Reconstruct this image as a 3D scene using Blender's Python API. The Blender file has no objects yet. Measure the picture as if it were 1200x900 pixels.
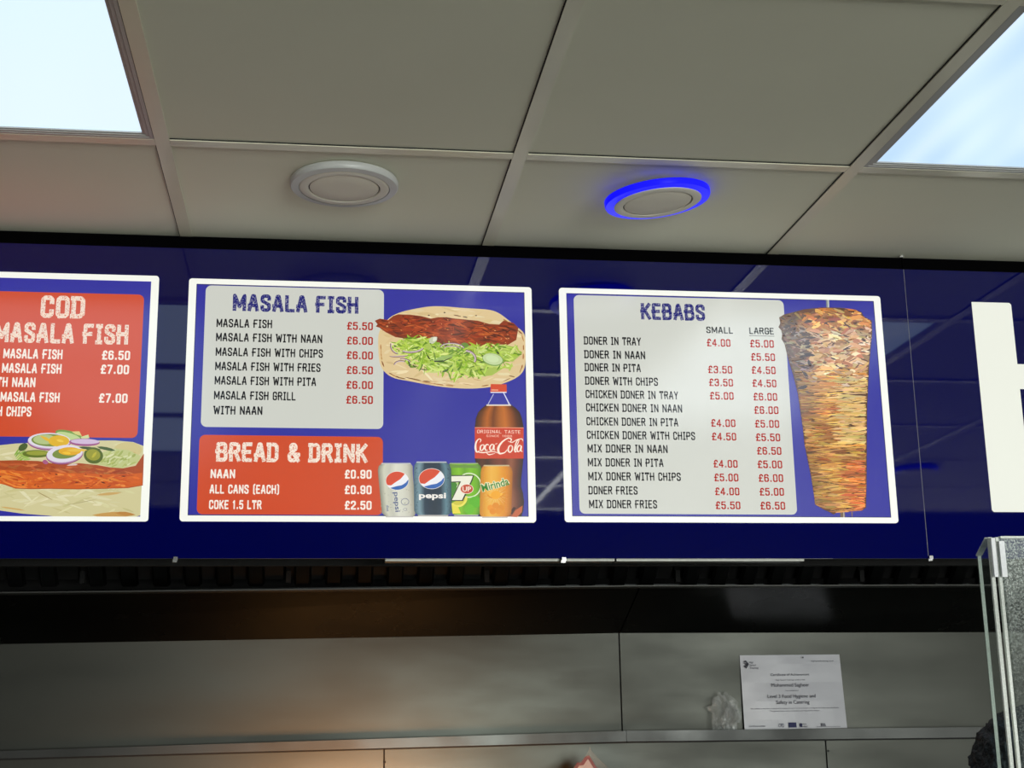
import bpy, bmesh, math, random
import numpy as np
from mathutils import Vector, Matrix, noise
from mathutils.geometry import tessellate_polygon
random.seed(7)
C = bpy.context.scene.collection
EYE = 1.55
F = 1655.7
# ---------------------------------------------------------------- camera
p_, y_, r_ = .2417, -.1402, .0168
cp, sp, cy, sy, cr, sr = math.cos(p_), math.sin(p_), math.cos(y_), math.sin(y_), math.cos(r_), math.sin(r_)
RW = (np.array([[cr, sr, 0], [-sr, cr, 0], [0, 0, 1]]) @ np.array([[1, 0, 0], [0, cp, sp], [0, -sp, cp]])
      @ np.array([[1, 0, 0], [0, 0, -1], [0, 1, 0]]) @ np.array([[cy, sy, 0], [-sy, cy, 0], [0, 0, 1]]))
cam = bpy.data.objects.new('camera', bpy.data.cameras.new('camera'))
C.objects.link(cam)
right, up, back = RW[0], -RW[1], -RW[2]
cam.matrix_world = Matrix(((right[0], up[0], back[0], 0), (right[1], up[1], back[1], 0), (right[2], up[2], back[2], EYE), (0, 0, 0, 1)))
cam.data.sensor_width = 36
cam.data.lens = F / 1200 * 36
cam.data.clip_start = .02
bpy.context.scene.camera = cam

# ---------------------------------------------------------------- world, lights, exposure
S = bpy.context.scene
S.view_settings.view_transform = 'Standard'
S.view_settings.look = 'None'
S.view_settings.gamma = 1
S.view_settings.exposure = 0
w = bpy.data.worlds.new('world'); S.world = w; w.use_nodes = True
w.node_tree.nodes['Background'].inputs[0].default_value = (.7, .85, 1, 1)
w.node_tree.nodes['Background'].inputs[1].default_value = 1.0
PANEL_L = (.74, .94, 1.10)      # radiance of the square ceiling lights

def area(name, loc, rot, sx, sy_, power, col):
    l = bpy.data.lights.new(name, 'AREA'); l.shape = 'RECTANGLE'; l.size = sx; l.size_y = sy_
    l.energy = power; l.color = col
    o = bpy.data.objects.new(name, l); C.objects.link(o); o.location = loc; o.rotation_euler = rot
    return o
# added fill light behind the viewer, set in an unseen window opening
area('added_front_fill', (2.6, -6.43, 1.25), (math.radians(58), 0, 0), 3.4, 1.9, 430, (.97, 1, .95)).data.spread = math.radians(130)
# warm glow of the heated cabinet under the canopy, below the frame
area('heat_lamp', (.15, 3.0, EYE - .44), (math.radians(98), 0, 0), .45, .3, 8, (1, .42, .13)).data.spread = math.radians(95)

YF, YG, HC = 2.694, 2.2414, EYE + .9623
YW = 3.95
ZC = HC

def ray(px, py):
    return RW.T @ np.array([(px - 600) / F, (py - 450) / F, 1.])
def U(px, py, Y):
    d = ray(px, py); t = Y / d[1]
    return Vector((d[0] * t, Y, EYE + d[2] * t))
def UZ(px, py, Z):
    d = ray(px, py); t = (Z - EYE) / d[2]
    return Vector((d[0] * t, d[1] * t, Z))

# ---------------------------------------------------------------- materials
def lin(c):
    return tuple((v / 255 / 12.92) if v / 255 <= .04045 else ((v / 255 + .055) / 1.055) ** 2.4 for v in c)
MATS = {}
def mat(name, col=(128, 128, 128), rough=.5, metal=0, ior=1.5, emit=None, es=1., bump=0, bscale=200, bdist=.001,
        vary=0, vscale=5, vstretch=(1, 1, 1), spec=None):
    if name in MATS: return MATS[name]
    m = bpy.data.materials.new(name); m.use_nodes = True; MATS[name] = m
    n = m.node_tree; b = n.nodes['Principled BSDF']
    b.inputs['Base Color'].default_value = (*lin(col), 1)
    b.inputs['Roughness'].default_value = rough
    b.inputs['Metallic'].default_value = metal
    b.inputs['IOR'].default_value = ior
    if emit is not None:
        b.inputs['Emission Color'].default_value = (*emit, 1); b.inputs['Emission Strength'].default_value = es
    if bump or vary:
        tc = n.nodes.new('ShaderNodeTexCoord')
    if bump:
        nz = n.nodes.new('ShaderNodeTexNoise'); nz.inputs['Scale'].default_value = bscale; nz.inputs['Detail'].default_value = 4
        bp = n.nodes.new('ShaderNodeBump'); bp.inputs['Strength'].default_value = bump; bp.inputs['Distance'].default_value = bdist
        n.links.new(tc.outputs['Object'], nz.inputs['Vector']); n.links.new(nz.outputs['Fac'], bp.inputs['Height'])
        n.links.new(bp.outputs['Normal'], b.inputs['Normal'])
    if vary:
        mp = n.nodes.new('ShaderNodeMapping'); mp.inputs['Scale'].default_value = vstretch
        nz2 = n.nodes.new('ShaderNodeTexNoise'); nz2.inputs['Scale'].default_value = vscale; nz2.inputs['Detail'].default_value = 6
        rp = n.nodes.new('ShaderNodeMapRange'); rp.inputs[1].default_value = .3; rp.inputs[2].default_value = .7
        rp.inputs[3].default_value = 1 - vary; rp.inputs[4].default_value = 1 + vary
        vm = n.nodes.new('ShaderNodeVectorMath'); vm.operation = 'SCALE'; vm.inputs[0].default_value = lin(col)
        n.links.new(tc.outputs['Object'], mp.inputs['Vector']); n.links.new(mp.outputs[0], nz2.inputs['Vector'])
        n.links.new(nz2.outputs['Fac'], rp.inputs[0]); n.links.new(rp.outputs[0], vm.inputs['Scale'])
        n.links.new(vm.outputs[0], b.inputs['Base Color'])
        if metal:
            rr = n.nodes.new('ShaderNodeMapRange'); rr.inputs[1].default_value = .3; rr.inputs[2].default_value = .7
            rr.inputs[3].default_value = rough + .14; rr.inputs[4].default_value = rough - .08
            n.links.new(nz2.outputs['Fac'], rr.inputs[0]); n.links.new(rr.outputs[0], b.inputs['Roughness'])
    return m

def print_mat(name, es=.93, base=.10, rough=.17, ior=1.85, distress=None):
    """backlit printed film: colour from the Col attribute, lit from behind"""
    m = bpy.data.materials.new(name); m.use_nodes = True; MATS[name] = m
    n = m.node_tree; b = n.nodes['Principled BSDF']
    a = n.nodes.new('ShaderNodeAttribute'); a.attribute_name = 'Col'
    src = a.outputs['Color']
    if distress:
        tc = n.nodes.new('ShaderNodeTexCoord'); nz = n.nodes.new('ShaderNodeTexNoise')
        nz.inputs['Scale'].default_value = 330; nz.inputs['Detail'].default_value = 3; nz.inputs['Roughness'].default_value = .7
        cr_ = n.nodes.new('ShaderNodeMapRange'); cr_.inputs[1].default_value = .54; cr_.inputs[2].default_value = .60
        mx = n.nodes.new('ShaderNodeMix'); mx.data_type = 'RGBA'; mx.inputs[7].default_value = (*lin(distress), 1)
        n.links.new(tc.outputs['Object'], nz.inputs['Vector']); n.links.new(nz.outputs['Fac'], cr_.inputs[0])
        n.links.new(cr_.outputs[0], mx.inputs[0]); n.links.new(src, mx.inputs[6]); src = mx.outputs[2]
    vm = n.nodes.new('ShaderNodeVectorMath'); vm.operation = 'SCALE'; vm.inputs['Scale'].default_value = base
    n.links.new(src, vm.inputs[0]); n.links.new(vm.outputs[0], b.inputs['Base Color'])
    n.links.new(src, b.inputs['Emission Color']); b.inputs['Emission Strength'].default_value = es
    b.inputs['Roughness'].default_value = rough; b.inputs['IOR'].default_value = ior
    m.cycles.emission_sampling = 'NONE'
    return m
PRINT = print_mat('backlit_print')
SHEET = print_mat('backlit_sheet'); SHEET.cycles.emission_sampling = 'FRONT'
TITLE_BLUE = print_mat('distressed_blue_ink', distress=(150, 150, 175))
TITLE_WHITE = print_mat('distressed_white_ink', distress=(206, 110, 84))

def plain_print(name, col):
    m = bpy.data.materials.new(name); m.use_nodes = True
    b = m.node_tree.nodes['Principled BSDF']; b.inputs['Base Color'].default_value = (*lin(col), 1); b.inputs['Roughness'].default_value = .7
    return m

# ---------------------------------------------------------------- mesh helpers
def obj(name, verts, faces, m, parent=None, cols=None, smooth=False):
    me = bpy.data.meshes.new(name); me.from_pydata([tuple(v) for v in verts], [], faces); me.update()
    if cols is not None:
        ca = me.color_attributes.new('Col', 'FLOAT_COLOR', 'POINT')
        if len(cols) == 3 and not hasattr(cols[0], '__len__'): cols = [cols] * len(verts)
        ca.data.foreach_set('color', [x for c in cols for x in (*lin(c), 1)])
    if smooth: me.polygons.foreach_set('use_smooth', [True] * len(me.polygons))
    for mm in (m if isinstance(m, list) else [m]): me.materials.append(mm)
    o = bpy.data.objects.new(name, me); C.objects.link(o)
    if parent: o.parent = parent; o.matrix_parent_inverse = Matrix.Translation(-parent.location) if parent.type == 'EMPTY' else parent.matrix_parent_inverse.__class__.Identity(4)
    return o
def bmobj(name, bm, m, parent=None, smooth=False):
    me = bpy.data.meshes.new(name); bm.to_mesh(me); bm.free(); me.materials.append(m)
    if smooth: me.polygons.foreach_set('use_smooth', [True] * len(me.polygons))
    o = bpy.data.objects.new(name, me); C.objects.link(o)
    if parent: o.parent = parent; o.matrix_parent_inverse = Matrix.Translation(-parent.location) if parent.type == 'EMPTY' else Matrix.Identity(4)
    return o
def box_vf(x0, x1, y0, y1, z0, z1):
    v = [(x0, y0, z0), (x1, y0, z0), (x1, y1, z0), (x0, y1, z0), (x0, y0, z1), (x1, y0, z1), (x1, y1, z1), (x0, y1, z1)]
    return v, [(0, 3, 2, 1), (4, 5, 6, 7), (0, 1, 5, 4), (1, 2, 6, 5), (2, 3, 7, 6), (3, 0, 4, 7)]
def box(name, x0, x1, y0, y1, z0, z1, m, parent=None, bevel=0, cols=None):
    v, f = box_vf(x0, x1, y0, y1, z0, z1)
    o = obj(name, v, f, m, parent, cols)
    if bevel:
        b = o.modifiers.new('bevel', 'BEVEL'); b.width = bevel; b.segments = 2; b.limit_method = 'NONE'
    return o
def merge(parts):
    V, Fc, n = [], [], 0
    for v, f in parts:
        V += list(v); Fc += [tuple(i + n for i in q) for q in f]; n += len(v)
    return V, Fc
def thing(name, loc, label, cat, group=None):
    o = bpy.data.objects.new(name, None); C.objects.link(o); o.location = loc; o.empty_display_size = .05
    o['label'] = label; o['category'] = cat
    if group: o['group'] = group
    return o
def struct(name, loc=(0, 0, 0)):
    o = bpy.data.objects.new(name, None); C.objects.link(o); o.location = loc; o['kind'] = 'structure'
    return o
def prism(pts, Y0, Y1):
    """closed outline in the x-z plane (list of (x,z)) extruded from Y0 (front) to Y1"""
    n = len(pts)
    v = [(x, Y0, z) for x, z in pts] + [(x, Y1, z) for x, z in pts]
    tri = tessellate_polygon([[Vector((x, z, 0)) for x, z in pts]])
    f = []
    for t in tri:
        a, b, c = [Vector((pts[i][0], pts[i][1], 0)) for i in t]
        if (b - a).cross(c - a).z < 0: t = (t[0], t[2], t[1])
        f.append(tuple(t)); f.append(tuple(i + n for i in reversed(t)))
    area2 = sum(pts[i][0] * pts[(i + 1) % n][1] - pts[(i + 1) % n][0] * pts[i][1] for i in range(n))
    for i in range(n):
        j = (i + 1) % n
        f.append((j, i, i + n, j + n) if area2 > 0 else (i, j, j + n, i + n))
    return v, f
def rrect(x0, x1, z0, z1, r, n=6):
    out = []
    for cx, cz, a0 in ((x1 - r, z0 + r, -90), (x1 - r, z1 - r, 0), (x0 + r, z1 - r, 90), (x0 + r, z0 + r, 180)):
        for i in range(n + 1):
            a = math.radians(a0 + 90 * i / n); out.append((cx + r * math.cos(a), cz + r * math.sin(a)))
    return out
def ring_prism(outer, inner, Y0, Y1):
    n = len(outer)
    v = [(x, Y0, z) for x, z in outer] + [(x, Y0, z) for x, z in inner] + [(x, Y1, z) for x, z in outer] + [(x, Y1, z) for x, z in inner]
    f = []
    for i in range(n):
        j = (i + 1) % n
        f += [(i, j, j + n, i + n), (i, i + 2 * n, j + 2 * n, j), (i + n, j + n, j + 3 * n, i + 3 * n)]
    return v, f

# ================================================================ THE SETTING
M_tile = mat('ceiling_tile_vinyl', (228, 228, 208), .8, 0, 1.12, bump=.12, bscale=350, bdist=.0006, vary=.02, vscale=3)
M_dark_far = mat('far_ceiling_darkened', (26, 27, 30), 1.0, 0, 1.05)  # unseen far ceiling, made dark to dim its reflection in the signboard
M_tbar = mat('white_enamel_bar', (224, 221, 198), .3, vary=.04, vscale=6)
M_gap = mat('black_gap', (12, 12, 12), .8)
M_wall = mat('painted_wall', (196, 194, 186), .7, bump=.1, bscale=60)
M_floor = mat('floor_tile', (150, 148, 144), .35, vary=.06, vscale=4)
M_steel = mat('brushed_steel', (66, 67, 63), .42, 1, vary=.10, vscale=1.3, vstretch=(1, 1, 3.5), bump=.04, bscale=90)
M_steel_dark = mat('greasy_dark_steel', (56, 58, 58), .22, 1, vary=.12, vscale=3)
M_steel_rail = mat('steel_rail', (66, 67, 66), .40, 1, vary=.1, vscale=4)

ceil = struct('ceiling', (0, 0, ZC))
XG0 = -.2634
BW = .012
lights = {(-1, 0), (-1, 1), (-1, 2), (2, 0), (2, 1), (-4, 0), (-4, 1), (5, 0), (5, 1)}
tile_mesh = None
for i in range(-5, 8):
    for j in range(-1, 15):
        if (i, j) in lights: continue
        x0 = XG0 + .6 * i; y1 = YG - .6 * j; y0 = y1 - .6
        if j == -1:
            y1 = YF + .02
            v, f = box_vf(x0 + .004, x0 + .596, y0 + .004, y1, ZC + .002, ZC + .012)
            t = obj('ceiling_tile', v, f, M_tile, ceil)
            continue
        if j >= 5:
            v, f = box_vf(x0 + .004, x0 + .596, y0 + .004, y1 - .004, ZC + .002, ZC + .012)
            obj('added_dark_panel', v, f, M_dark_far, ceil)
            continue
        if tile_mesh is None:
            v, f = box_vf(.004, .596, .004, .596, .002, .012)
            t = obj('ceiling_tile', v, f, M_tile, None); tile_mesh = t.data
        else:
            t = bpy.data.objects.new('ceiling_tile', tile_mesh); C.objects.link(t)
        t.parent = ceil; t.location = (x0, y0, 0)
for i in range(-5, 9):
    x = XG0 + .6 * i
    box('ceiling_bar', x - BW, x + BW, -.77, YF + .02, ZC - .0015, ZC + .001, M_tbar, ceil)
    box('bar_gap', x - BW - .0016, x - BW, -.77, YF + .02, ZC + .0002, ZC + .0018, M_gap, ceil)
for j in range(0, 6):
    y = YG - .6 * j
    for i in range(-5, 8):
        x0 = XG0 + .6 * i + BW + .0004
        box('cross_bar', x0, x0 + .6 - 2 * BW - .0008, y - BW, y + BW, ZC - .0014, ZC + .001, M_tbar, ceil)
        if j == 0: box('bar_gap', x0, x0 + .575, y - BW - .0016, y - BW, ZC + .0002, ZC + .0018, M_gap, ceil)
box('ceiling_slab', -3.3, 4.6, -6.5, 4.0, ZC + .10, ZC + .15, M_wall, ceil)
f_ = box('floor', -3.3, 4.6, -6.5, 4.0, -.05, 0, M_floor); f_['kind'] = 'structure'
for nm, a in (('wall_left', (-3.35, -3.27, -6.5, 4.0, 0, ZC + .1)), ('wall_right', (4.54, 4.62, -6.5, 4.0, 0, ZC + .1))):
    o = box(nm, *a, M_wall); o['kind'] = 'structure'
wf = struct('wall_front', (0, -6.5, 0))
for a in ((-3.3, .8, -6.58, -6.5, 0, ZC + .1), (4.4, 4.6, -6.58, -6.5, 0, ZC + .1), (.8, 4.4, -6.58, -6.5, 0, .5), (.8, 4.4, -6.58, -6.5, 2.3, ZC + .1)):
    box('wall_section', *a, M_wall, wf)
wi = struct('added_window_1', (2.6, -6.54, .5))  # unseen window, added around the fill light
for x in (.82, 2.6, 4.38): box('added_window_frame', x - .02, x + .02, -6.57, -6.52, .5, 2.3, M_tbar, wi)

# --- back wall: steel sheets behind the canopy
wb = struct('wall_back', (0, YW, 0))
box('wall_backing', -3.3, 4.6, YW + .004, YW + .06, 0, ZC + .1, M_gap, wb)
seam_u = U(727, 800, YW).x
def zline(p0, p1, p2, Y):
    a, b, c = U(*p0, Y), U(*p1, Y), U(*p2, Y)
    return lambda x: b.z + ((b.z - a.z) / (b.x - a.x) if x < b.x else (c.z - b.z) / (c.x - b.x)) * (x - b.x)
YL = YW - .055
ztf = zline((0, 755), (727, 742), (1150, 741), YW); zcf = zline((0, 697), (727, 689), (1150, 688), 3.68)
zsf = zline((0, 880), (727, 856.5), (1150, 852), YL); zlf = zline((0, 889), (727, 869), (1150, 864), YL)
SW = seam_u - U(450, 885, YW).x
xa = [seam_u - 1.85, seam_u, seam_u + 1.85]
def sheet(x0, x1, za_, zb_):
    x0 += .0022; x1 -= .0022
    v = [(x0, YW - .003, za_(x0)), (x1, YW - .003, za_(x1)), (x1, YW + .003, za_(x1)), (x0, YW + .003, za_(x0)),
         (x0, YW - .003, zb_(x0)), (x1, YW - .003, zb_(x1)), (x1, YW + .003, zb_(x1)), (x0, YW + .003, zb_(x0))]
    return obj('steel_sheet', v, box_vf(0, 1, 0, 1, 0, 1)[1], M_steel, wb)
zmid = lambda x: (zsf(x) + zlf(x)) / 2
for a_, b_ in ((-3.0, -1.9), (-1.9, 0), (0, 1.9)): sheet(seam_u + a_, seam_u + b_, zmid, ztf)
s1 = U(450, 885, YW).x; s2 = U(968, 885, YW).x; dx_ = s2 - s1
for k in range(-2, 3): sheet(s1 + dx_ * k, s1 + dx_ * (k + 1), lambda x: .9, lambda x: zmid(x) - .004)
for a in ((449.5, 889), (450.5, 893)): pass
for px, py in ((451, 893), (970.5, 880)):
    q = U(px, py, YW - .003)
    bm = bmesh.new(); bmesh.ops.create_cone(bm, cap_ends=True, segments=12, radius1=.0035, radius2=.003, depth=.003)
    bmesh.ops.rotate(bm, verts=bm.verts, matrix=Matrix.Rotation(math.radians(90), 3, 'X')); bmesh.ops.translate(bm, verts=bm.verts, vec=q)
    bmobj('rivet', bm, M_gap, wb)

# --- ledge along the steel wall
led = thing('wall_ledge', (1, YW - .05, zsf(1)), 'thin grey steel ledge running along the steel back wall under the certificate', 'shelf')
def slopebox(name, x0, x1, ya, yb, f0, f1, m, par):
    v = [(x0, ya, f0(x0)), (x1, ya, f0(x1)), (x1, yb, f0(x1)), (x0, yb, f0(x0)), (x0, ya, f1(x0)), (x1, ya, f1(x1)), (x1, yb, f1(x1)), (x0, yb, f1(x0))]
    return obj(name, v, box_vf(0, 1, 0, 1, 0, 1)[1], m, par)
for a_, b_ in ((seam_u - 3.0, seam_u - .0006), (seam_u + .0006, seam_u + 1.9)):
    slopebox('ledge_section', a_, b_, YL, YW - .004, zlf, zsf, M_steel_rail, led)
    slopebox('shadow_joint', a_, b_, YL + .003, YW - .004, lambda x: zlf(x) - .004, lambda x: zlf(x) - .0003, M_gap, led)
zs = zsf(U(930, 852, YL).x)
# --- extraction canopy
can = thing('extraction_canopy', (.6, 3.3, U(600, 690, 3.7).z), 'dark greasy steel extraction canopy with baffle filters behind the blue signboard', 'extractor hood')
zb = zcf(seam_u)
xs0, xs1 = seam_u - 3.0, seam_u + 1.9
M_c = M_steel_dark
for (xa_, xb_) in ((xs0, seam_u + .0), (seam_u + .004, xs1)):
    v = [(xa_, YW - .004, ztf(xa_)), (xb_, YW - .004, ztf(xb_)), (xb_, 3.68, zcf(xb_)), (xa_, 3.68, zcf(xa_)), (xa_, YW - .004, ztf(xa_) + .01), (xb_, YW - .004, ztf(xb_) + .01), (xb_, 3.68, zcf(xb_) + .01), (xa_, 3.68, zcf(xa_) + .01)]
    obj('back_panel', v, [(0, 1, 2, 3), (7, 6, 5, 4), (0, 4, 5, 1), (3, 2, 6, 7)], M_c, can)
M_ch = mat('channel_edge_steel', (84, 84, 82), .5, 1)
for a_, b_ in ((xs0, seam_u), (seam_u, xs1)): slopebox('filter_channel', a_, b_, 3.63, 3.68, lambda x: zcf(x) - .0008, lambda x: zcf(x) + .0022, M_ch, can)
# filters lean up towards the front
A = Vector((0, 3.66, zb + .012)); B_ = Vector((0, 3.20, zb + .42))
M_baf = mat('baffle_steel', (62, 64, 64), .38, 1, vary=.1, vscale=5)
x = xs0 + .05; first = None
dirv = (B_ - A)
while x < xs1 - .5:
    fl = obj('grease_filter', *merge([
        ([(x, A.y + .015, A.z + .012), (x + .5, A.y + .015, A.z + .012), (x + .5, B_.y + .015, B_.z + .012), (x, B_.y + .015, B_.z + .012)], [(0, 1, 2, 3)]),
        box_vf(x, x + .012, A.y - .02, A.y, A.z, A.z + .03)]), M_gap, can)
    for k in range(6):
        bx_ = x + .02 + k * .078
        w_ = .044
        v = []
        for P_ in (A, B_):
            for (u, o_) in ((0, 0), (.006, -.012), (w_ - .006, -.012), (w_, 0)):
                v.append((bx_ + u, P_.y + o_ * .7, P_.z + o_ * .7))
        obj('baffle', v, [(0, 1, 5, 4), (1, 2, 6, 5), (2, 3, 7, 6)], M_baf, fl)
    x += .507
zb0 = U(600, 654.5, YF).z
M_lip = mat('canopy_lip_steel', (120, 120, 116), .45, 1)
sx = U(722, 655, YF).x
for a, b in ((U(452, 655, YF).x, sx), (sx + .004, U(945, 655, YF).x)):
    v, f = box_vf(a, b, YF + .014, YF + .045, zb0 - .0035, zb0 + .01)
    obj('front_lip', v, f, M_lip, can)
box('front_skirt', xs0, xs1, YF + .20, YF + .22, zb0 + .01, ZC, M_gap, can)

# ================================================================ SIGNBOARD
def fascia_mat():
    m = mat('gloss_navy_acrylic', (1, 4, 76), .03, 0, 1.63)
    return m
M_fas = fascia_mat()
M_black = mat('black_trim', (3, 3, 4), .9, 0, 1.1)
seamX = (U(1057, 305, YF).x + U(1089, 650, YF).x) / 2
zF0 = zb0; zF1 = ZC - .004
sgn = thing('signboard', (.3, YF, zF0), 'long glossy navy blue signboard carrying the three menu boards under the ceiling', 'sign')
box('face_panel', -1.75, seamX - .0007, YF, YF + .005, zF0, zF1 - .024, M_fas, sgn)
box('box_body', -1.75, seamX - .0007, YF + .0052, YF + .013, zF0 + .001, ZC - .001, M_black, sgn)
sg2 = thing('signboard', (2.2, YF, zF0), 'glossy navy blue signboard right of the thin joint, bearing a large white letter', 'sign')
box('face_panel', seamX + .0007, 3.2, YF, YF + .005, zF0, zF1 - .024, M_fas, sg2)
box('box_body', seamX + .0007, 3.2, YF + .0052, YF + .013, zF0 + .001, ZC - .001, M_black, sg2)
M_seam = mat('pale_joint_sealant', (120, 120, 125), .6)
box('joint_strip', seamX - .0006, seamX + .0006, YF + .0006, YF + .004, zF0, zF1 - .024, M_seam, sgn)
M_chrome = mat('chrome_clip', (210, 210, 210), .2, 1)
def clip(px, py, par, nm='mounting_clip'):
    q = U(px, py, YF - .002)
    v, f = merge([box_vf(q.x - .004, q.x + .004, q.y - .002, q.y + .006, q.z - .004, q.z + .001),
                  box_vf(q.x - .0025, q.x + .005, q.y - .004, q.y + .004, q.z - .001, q.z + .006)])
    obj(nm, v, f, M_chrome, par)
clip(205, 656.5, sgn); clip(660, 657, sgn); clip(1090, 655, sgn); clip(1056, 300, sgn); clip(1059, 296, sgn)

# big white H (first letter of a word running out of the frame)
hx0 = (U(1138, 354, YF).x + U(1163, 600, YF).x) / 2
z1 = U(1138, 354, YF).z; z0 = U(1163, 600, YF).z
hw = U(1185, 500, YF).x - U(1138, 500, YF).x
hb1 = U(1200, 427, YF).z; hb0 = U(1200, 456, YF).z
gap = .11
M_H = print_mat('backlit_white_acrylic', es=.84, base=.2, rough=.15); M_H.cycles.emission_sampling = 'FRONT'
xx0, xx1 = hx0, hx0 + hw; xx2, xx3 = xx1 + gap, xx1 + gap + hw
c = .004
pts = [(xx0 + c, z0), (xx1, z0), (xx1, hb0), (xx2, hb0), (xx2, z0), (xx3, z0), (xx3, z1), (xx2, z1), (xx2, hb1), (xx1, hb1), (xx1, z1 - c), (xx1 - c, z1), (xx0, z1), (xx0, z0 + c)]
v, f = prism(pts, YF - .0012, YF)
obj('letter_h', v, f, M_H, sg2, cols=(240, 242, 230))

# ================================================================ LETTERING (own condensed stroke face)
G = {
 'A': (4.2, '0,0 1.7,8 2.5,8 4.2,0|-.2,2.5 3.6,2.5'), 'B': (4, '0,0 0,8 3,8 3.7,7.3 3.7,5 3,4.3 0,4.3|3,4.3 4,3.5 4,.8 3.2,0 0,0|-.7,4.3 0,4.3'),
 'C': (3.8, '3.8,6 3.8,7.2 3,8 .8,8 0,7.2 0,.8 .8,0 3,0 3.8,.8 3.8,2'), 'D': (4, '0,0 0,8 3,8 4,7 4,1 3,0 0,0|-.6,8 0,8|-.6,0 0,0'),
 'E': (3.5, '3.5,0 0,0 0,8 3.5,8|-.7,4.1 2.9,4.1'), 'F': (3.5, '0,0 0,8 3.5,8|-.7,4 2.9,4'),
 'G': (3.9, '3.9,6 3.9,7.2 3.1,8 .8,8 0,7.2 0,.8 .8,0 3.1,0 3.9,.8 3.9,3.8 2,3.8'), 'H': (4, '0,0 0,8|4,0 4,8|-.7,4.2 4,4.2'),
 'I': (2.0, '1,0 1,8|0,8 2,8|0,0 2,0'), 'K': (4, '0,0 0,8|4,8 .6,3.8|1.3,4.6 4.1,0|-.6,4 .6,4'), 'L': (3.4, '0,8 0,0 3.5,0'),
 'M': (5.4, '0,0 0,8 2.7,1.6 5.4,8 5.4,0'), 'N': (4.2, '0,0 0,8 4.2,0 4.2,8'), 'O': (4, '.8,0 0,.8 0,7.2 .8,8 3.2,8 4,7.2 4,.8 3.2,0 .8,0'),
 'P': (3.9, '0,0 0,8 3.1,8 3.9,7.2 3.9,4.5 3.1,3.7 0,3.7|-.7,3.7 0,3.7'), 'R': (4, '0,0 0,8 3,8 3.8,7.2 3.8,4.9 3,4.1 -.7,4.1|2.2,4.1 4.1,0'),
 'S': (3.8, '3.8,6.2 3.8,7.2 3,8 .8,8 0,7.2 0,5.2 3.8,3 3.8,.8 3,0 .8,0 0,.8 0,1.9'), 'T': (4, '2,0 2,8|-.1,8 4.1,8|-.0,6.9 0,8|4,6.9 4,8'),
 'U': (4, '0,8 0,.8 .8,0 3.2,0 4,.8 4,8'), 'W': (6, '0,8 1.3,0 3,6.4 4.7,0 6,8|-.5,8 .5,8'), 'X': (4.2, '0,0 4.2,8|0,8 4.2,0'), 'Y': (4.2, '0,8 2.1,3.8 4.2,8|2.1,3.8 2.1,0'),
 '0': (3.6, '.7,0 0,.8 0,7.2 .7,8 2.9,8 3.6,7.2 3.6,.8 2.9,0 .7,0'), '1': (2.2, '.1,6.4 1.3,8 1.3,0'), '2': (3.6, '0,6.2 0,7.2 .8,8 2.8,8 3.6,7.2 3.6,5 0,1 0,0 3.7,0'),
 '3': (3.6, '0,6.4 0,7.3 .7,8 2.9,8 3.6,7.2 3.6,5 2.8,4.2 1.4,4.2|2.8,4.2 3.6,3.4 3.6,.8 2.9,0 .7,0 0,.7 0,1.6'),
 '4': (3.8, '2.8,0 2.8,8 0,3 0,2 4,2'), '5': (3.6, '3.5,8 .2,8 0,4.4 .8,4.9 2.8,4.9 3.6,4.1 3.6,.8 2.8,0 .7,0 0,.8 0,1.6'),
 '6': (3.6, '3.5,6.6 3.5,7.2 2.8,8 .8,8 0,7.2 0,.8 .8,0 2.8,0 3.6,.8 3.6,3.8 2.8,4.6 0,4.6'), '7': (3.6, '0,8 3.6,8 1.2,0'),
 '8': (3.6, '.7,4.2 0,3.4 0,.8 .7,0 2.9,0 3.6,.8 3.6,3.4 2.9,4.2 .7,4.2 .1,5 .1,7.2 .8,8 2.8,8 3.5,7.2 3.5,5 2.9,4.2'),
 '9': (3.6, '3.6,3.4 .8,3.4 0,4.2 0,7.2 .8,8 2.8,8 3.6,7.2 3.6,.8 2.8,0 .8,0 0,.8 0,1.5'), '.': (.9, '.45,0 .45,.7'),
 '£': (3.8, '3.8,6.4 3.8,7.2 3.1,8 1.9,8 1.1,7.2 1.1,1.2 .4,0 4,0|.0,4 2.8,4'), '(': (1.6, '1.6,-1 .5,-.2 .5,8.2 1.6,9'), ')': (1.6, '0,-1 1.1,-.2 1.1,8.2 0,9'),
 '&': (4.6, '4.6,0 .8,5.6 .8,7.2 1.5,8 2.6,8 3.2,7.2 3.2,5.8 0,2.8 0,.9 .8,0 2.6,0 4.5,2.4|3.6,3 4.9,3'), ' ': (3.2, ''),
}
def stroke(pl, t, cap_end=True):
    """polyline (2-d) of width t -> verts, faces ; round joints"""
    out = []
    for i in range(len(pl) - 1):
        a = Vector(pl[i]); b = Vector(pl[i + 1]); d = b - a
        if d.length < 1e-9: continue
        d.normalize(); n_ = Vector((-d.y, d.x)) * t / 2
        if i == 0: a = a - d * t * .42
        if i == len(pl) - 2: b = b + d * t * .42
        out.append(([tuple(a + n_), tuple(a - n_), tuple(b - n_), tuple(b + n_)], [(0, 1, 2, 3)]))
        if i > 0:
            q = Vector(pl[i]); k = 8
            out.append(([(q.x + t / 2 * math.cos(2 * math.pi * (j + .5) / k), q.y + t / 2 * math.sin(2 * math.pi * (j + .5) / k)) for j in range(k)], [tuple(range(k))]))
    return out
def layout(s, t=1.15, gap_=1.25):
    parts = []; x = 0
    for ch in s:
        wd, d = G[ch]
        if d:
            for pl in d.split('|'):
                pts_ = [tuple(float(q) for q in pp.split(',')) for pp in pl.split()]
                parts += stroke([(a + x, b) for a, b in pts_], t)
        x += wd + gap_ + (t if ch != ' ' else 0)
    return parts, x - gap_ - t
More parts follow.
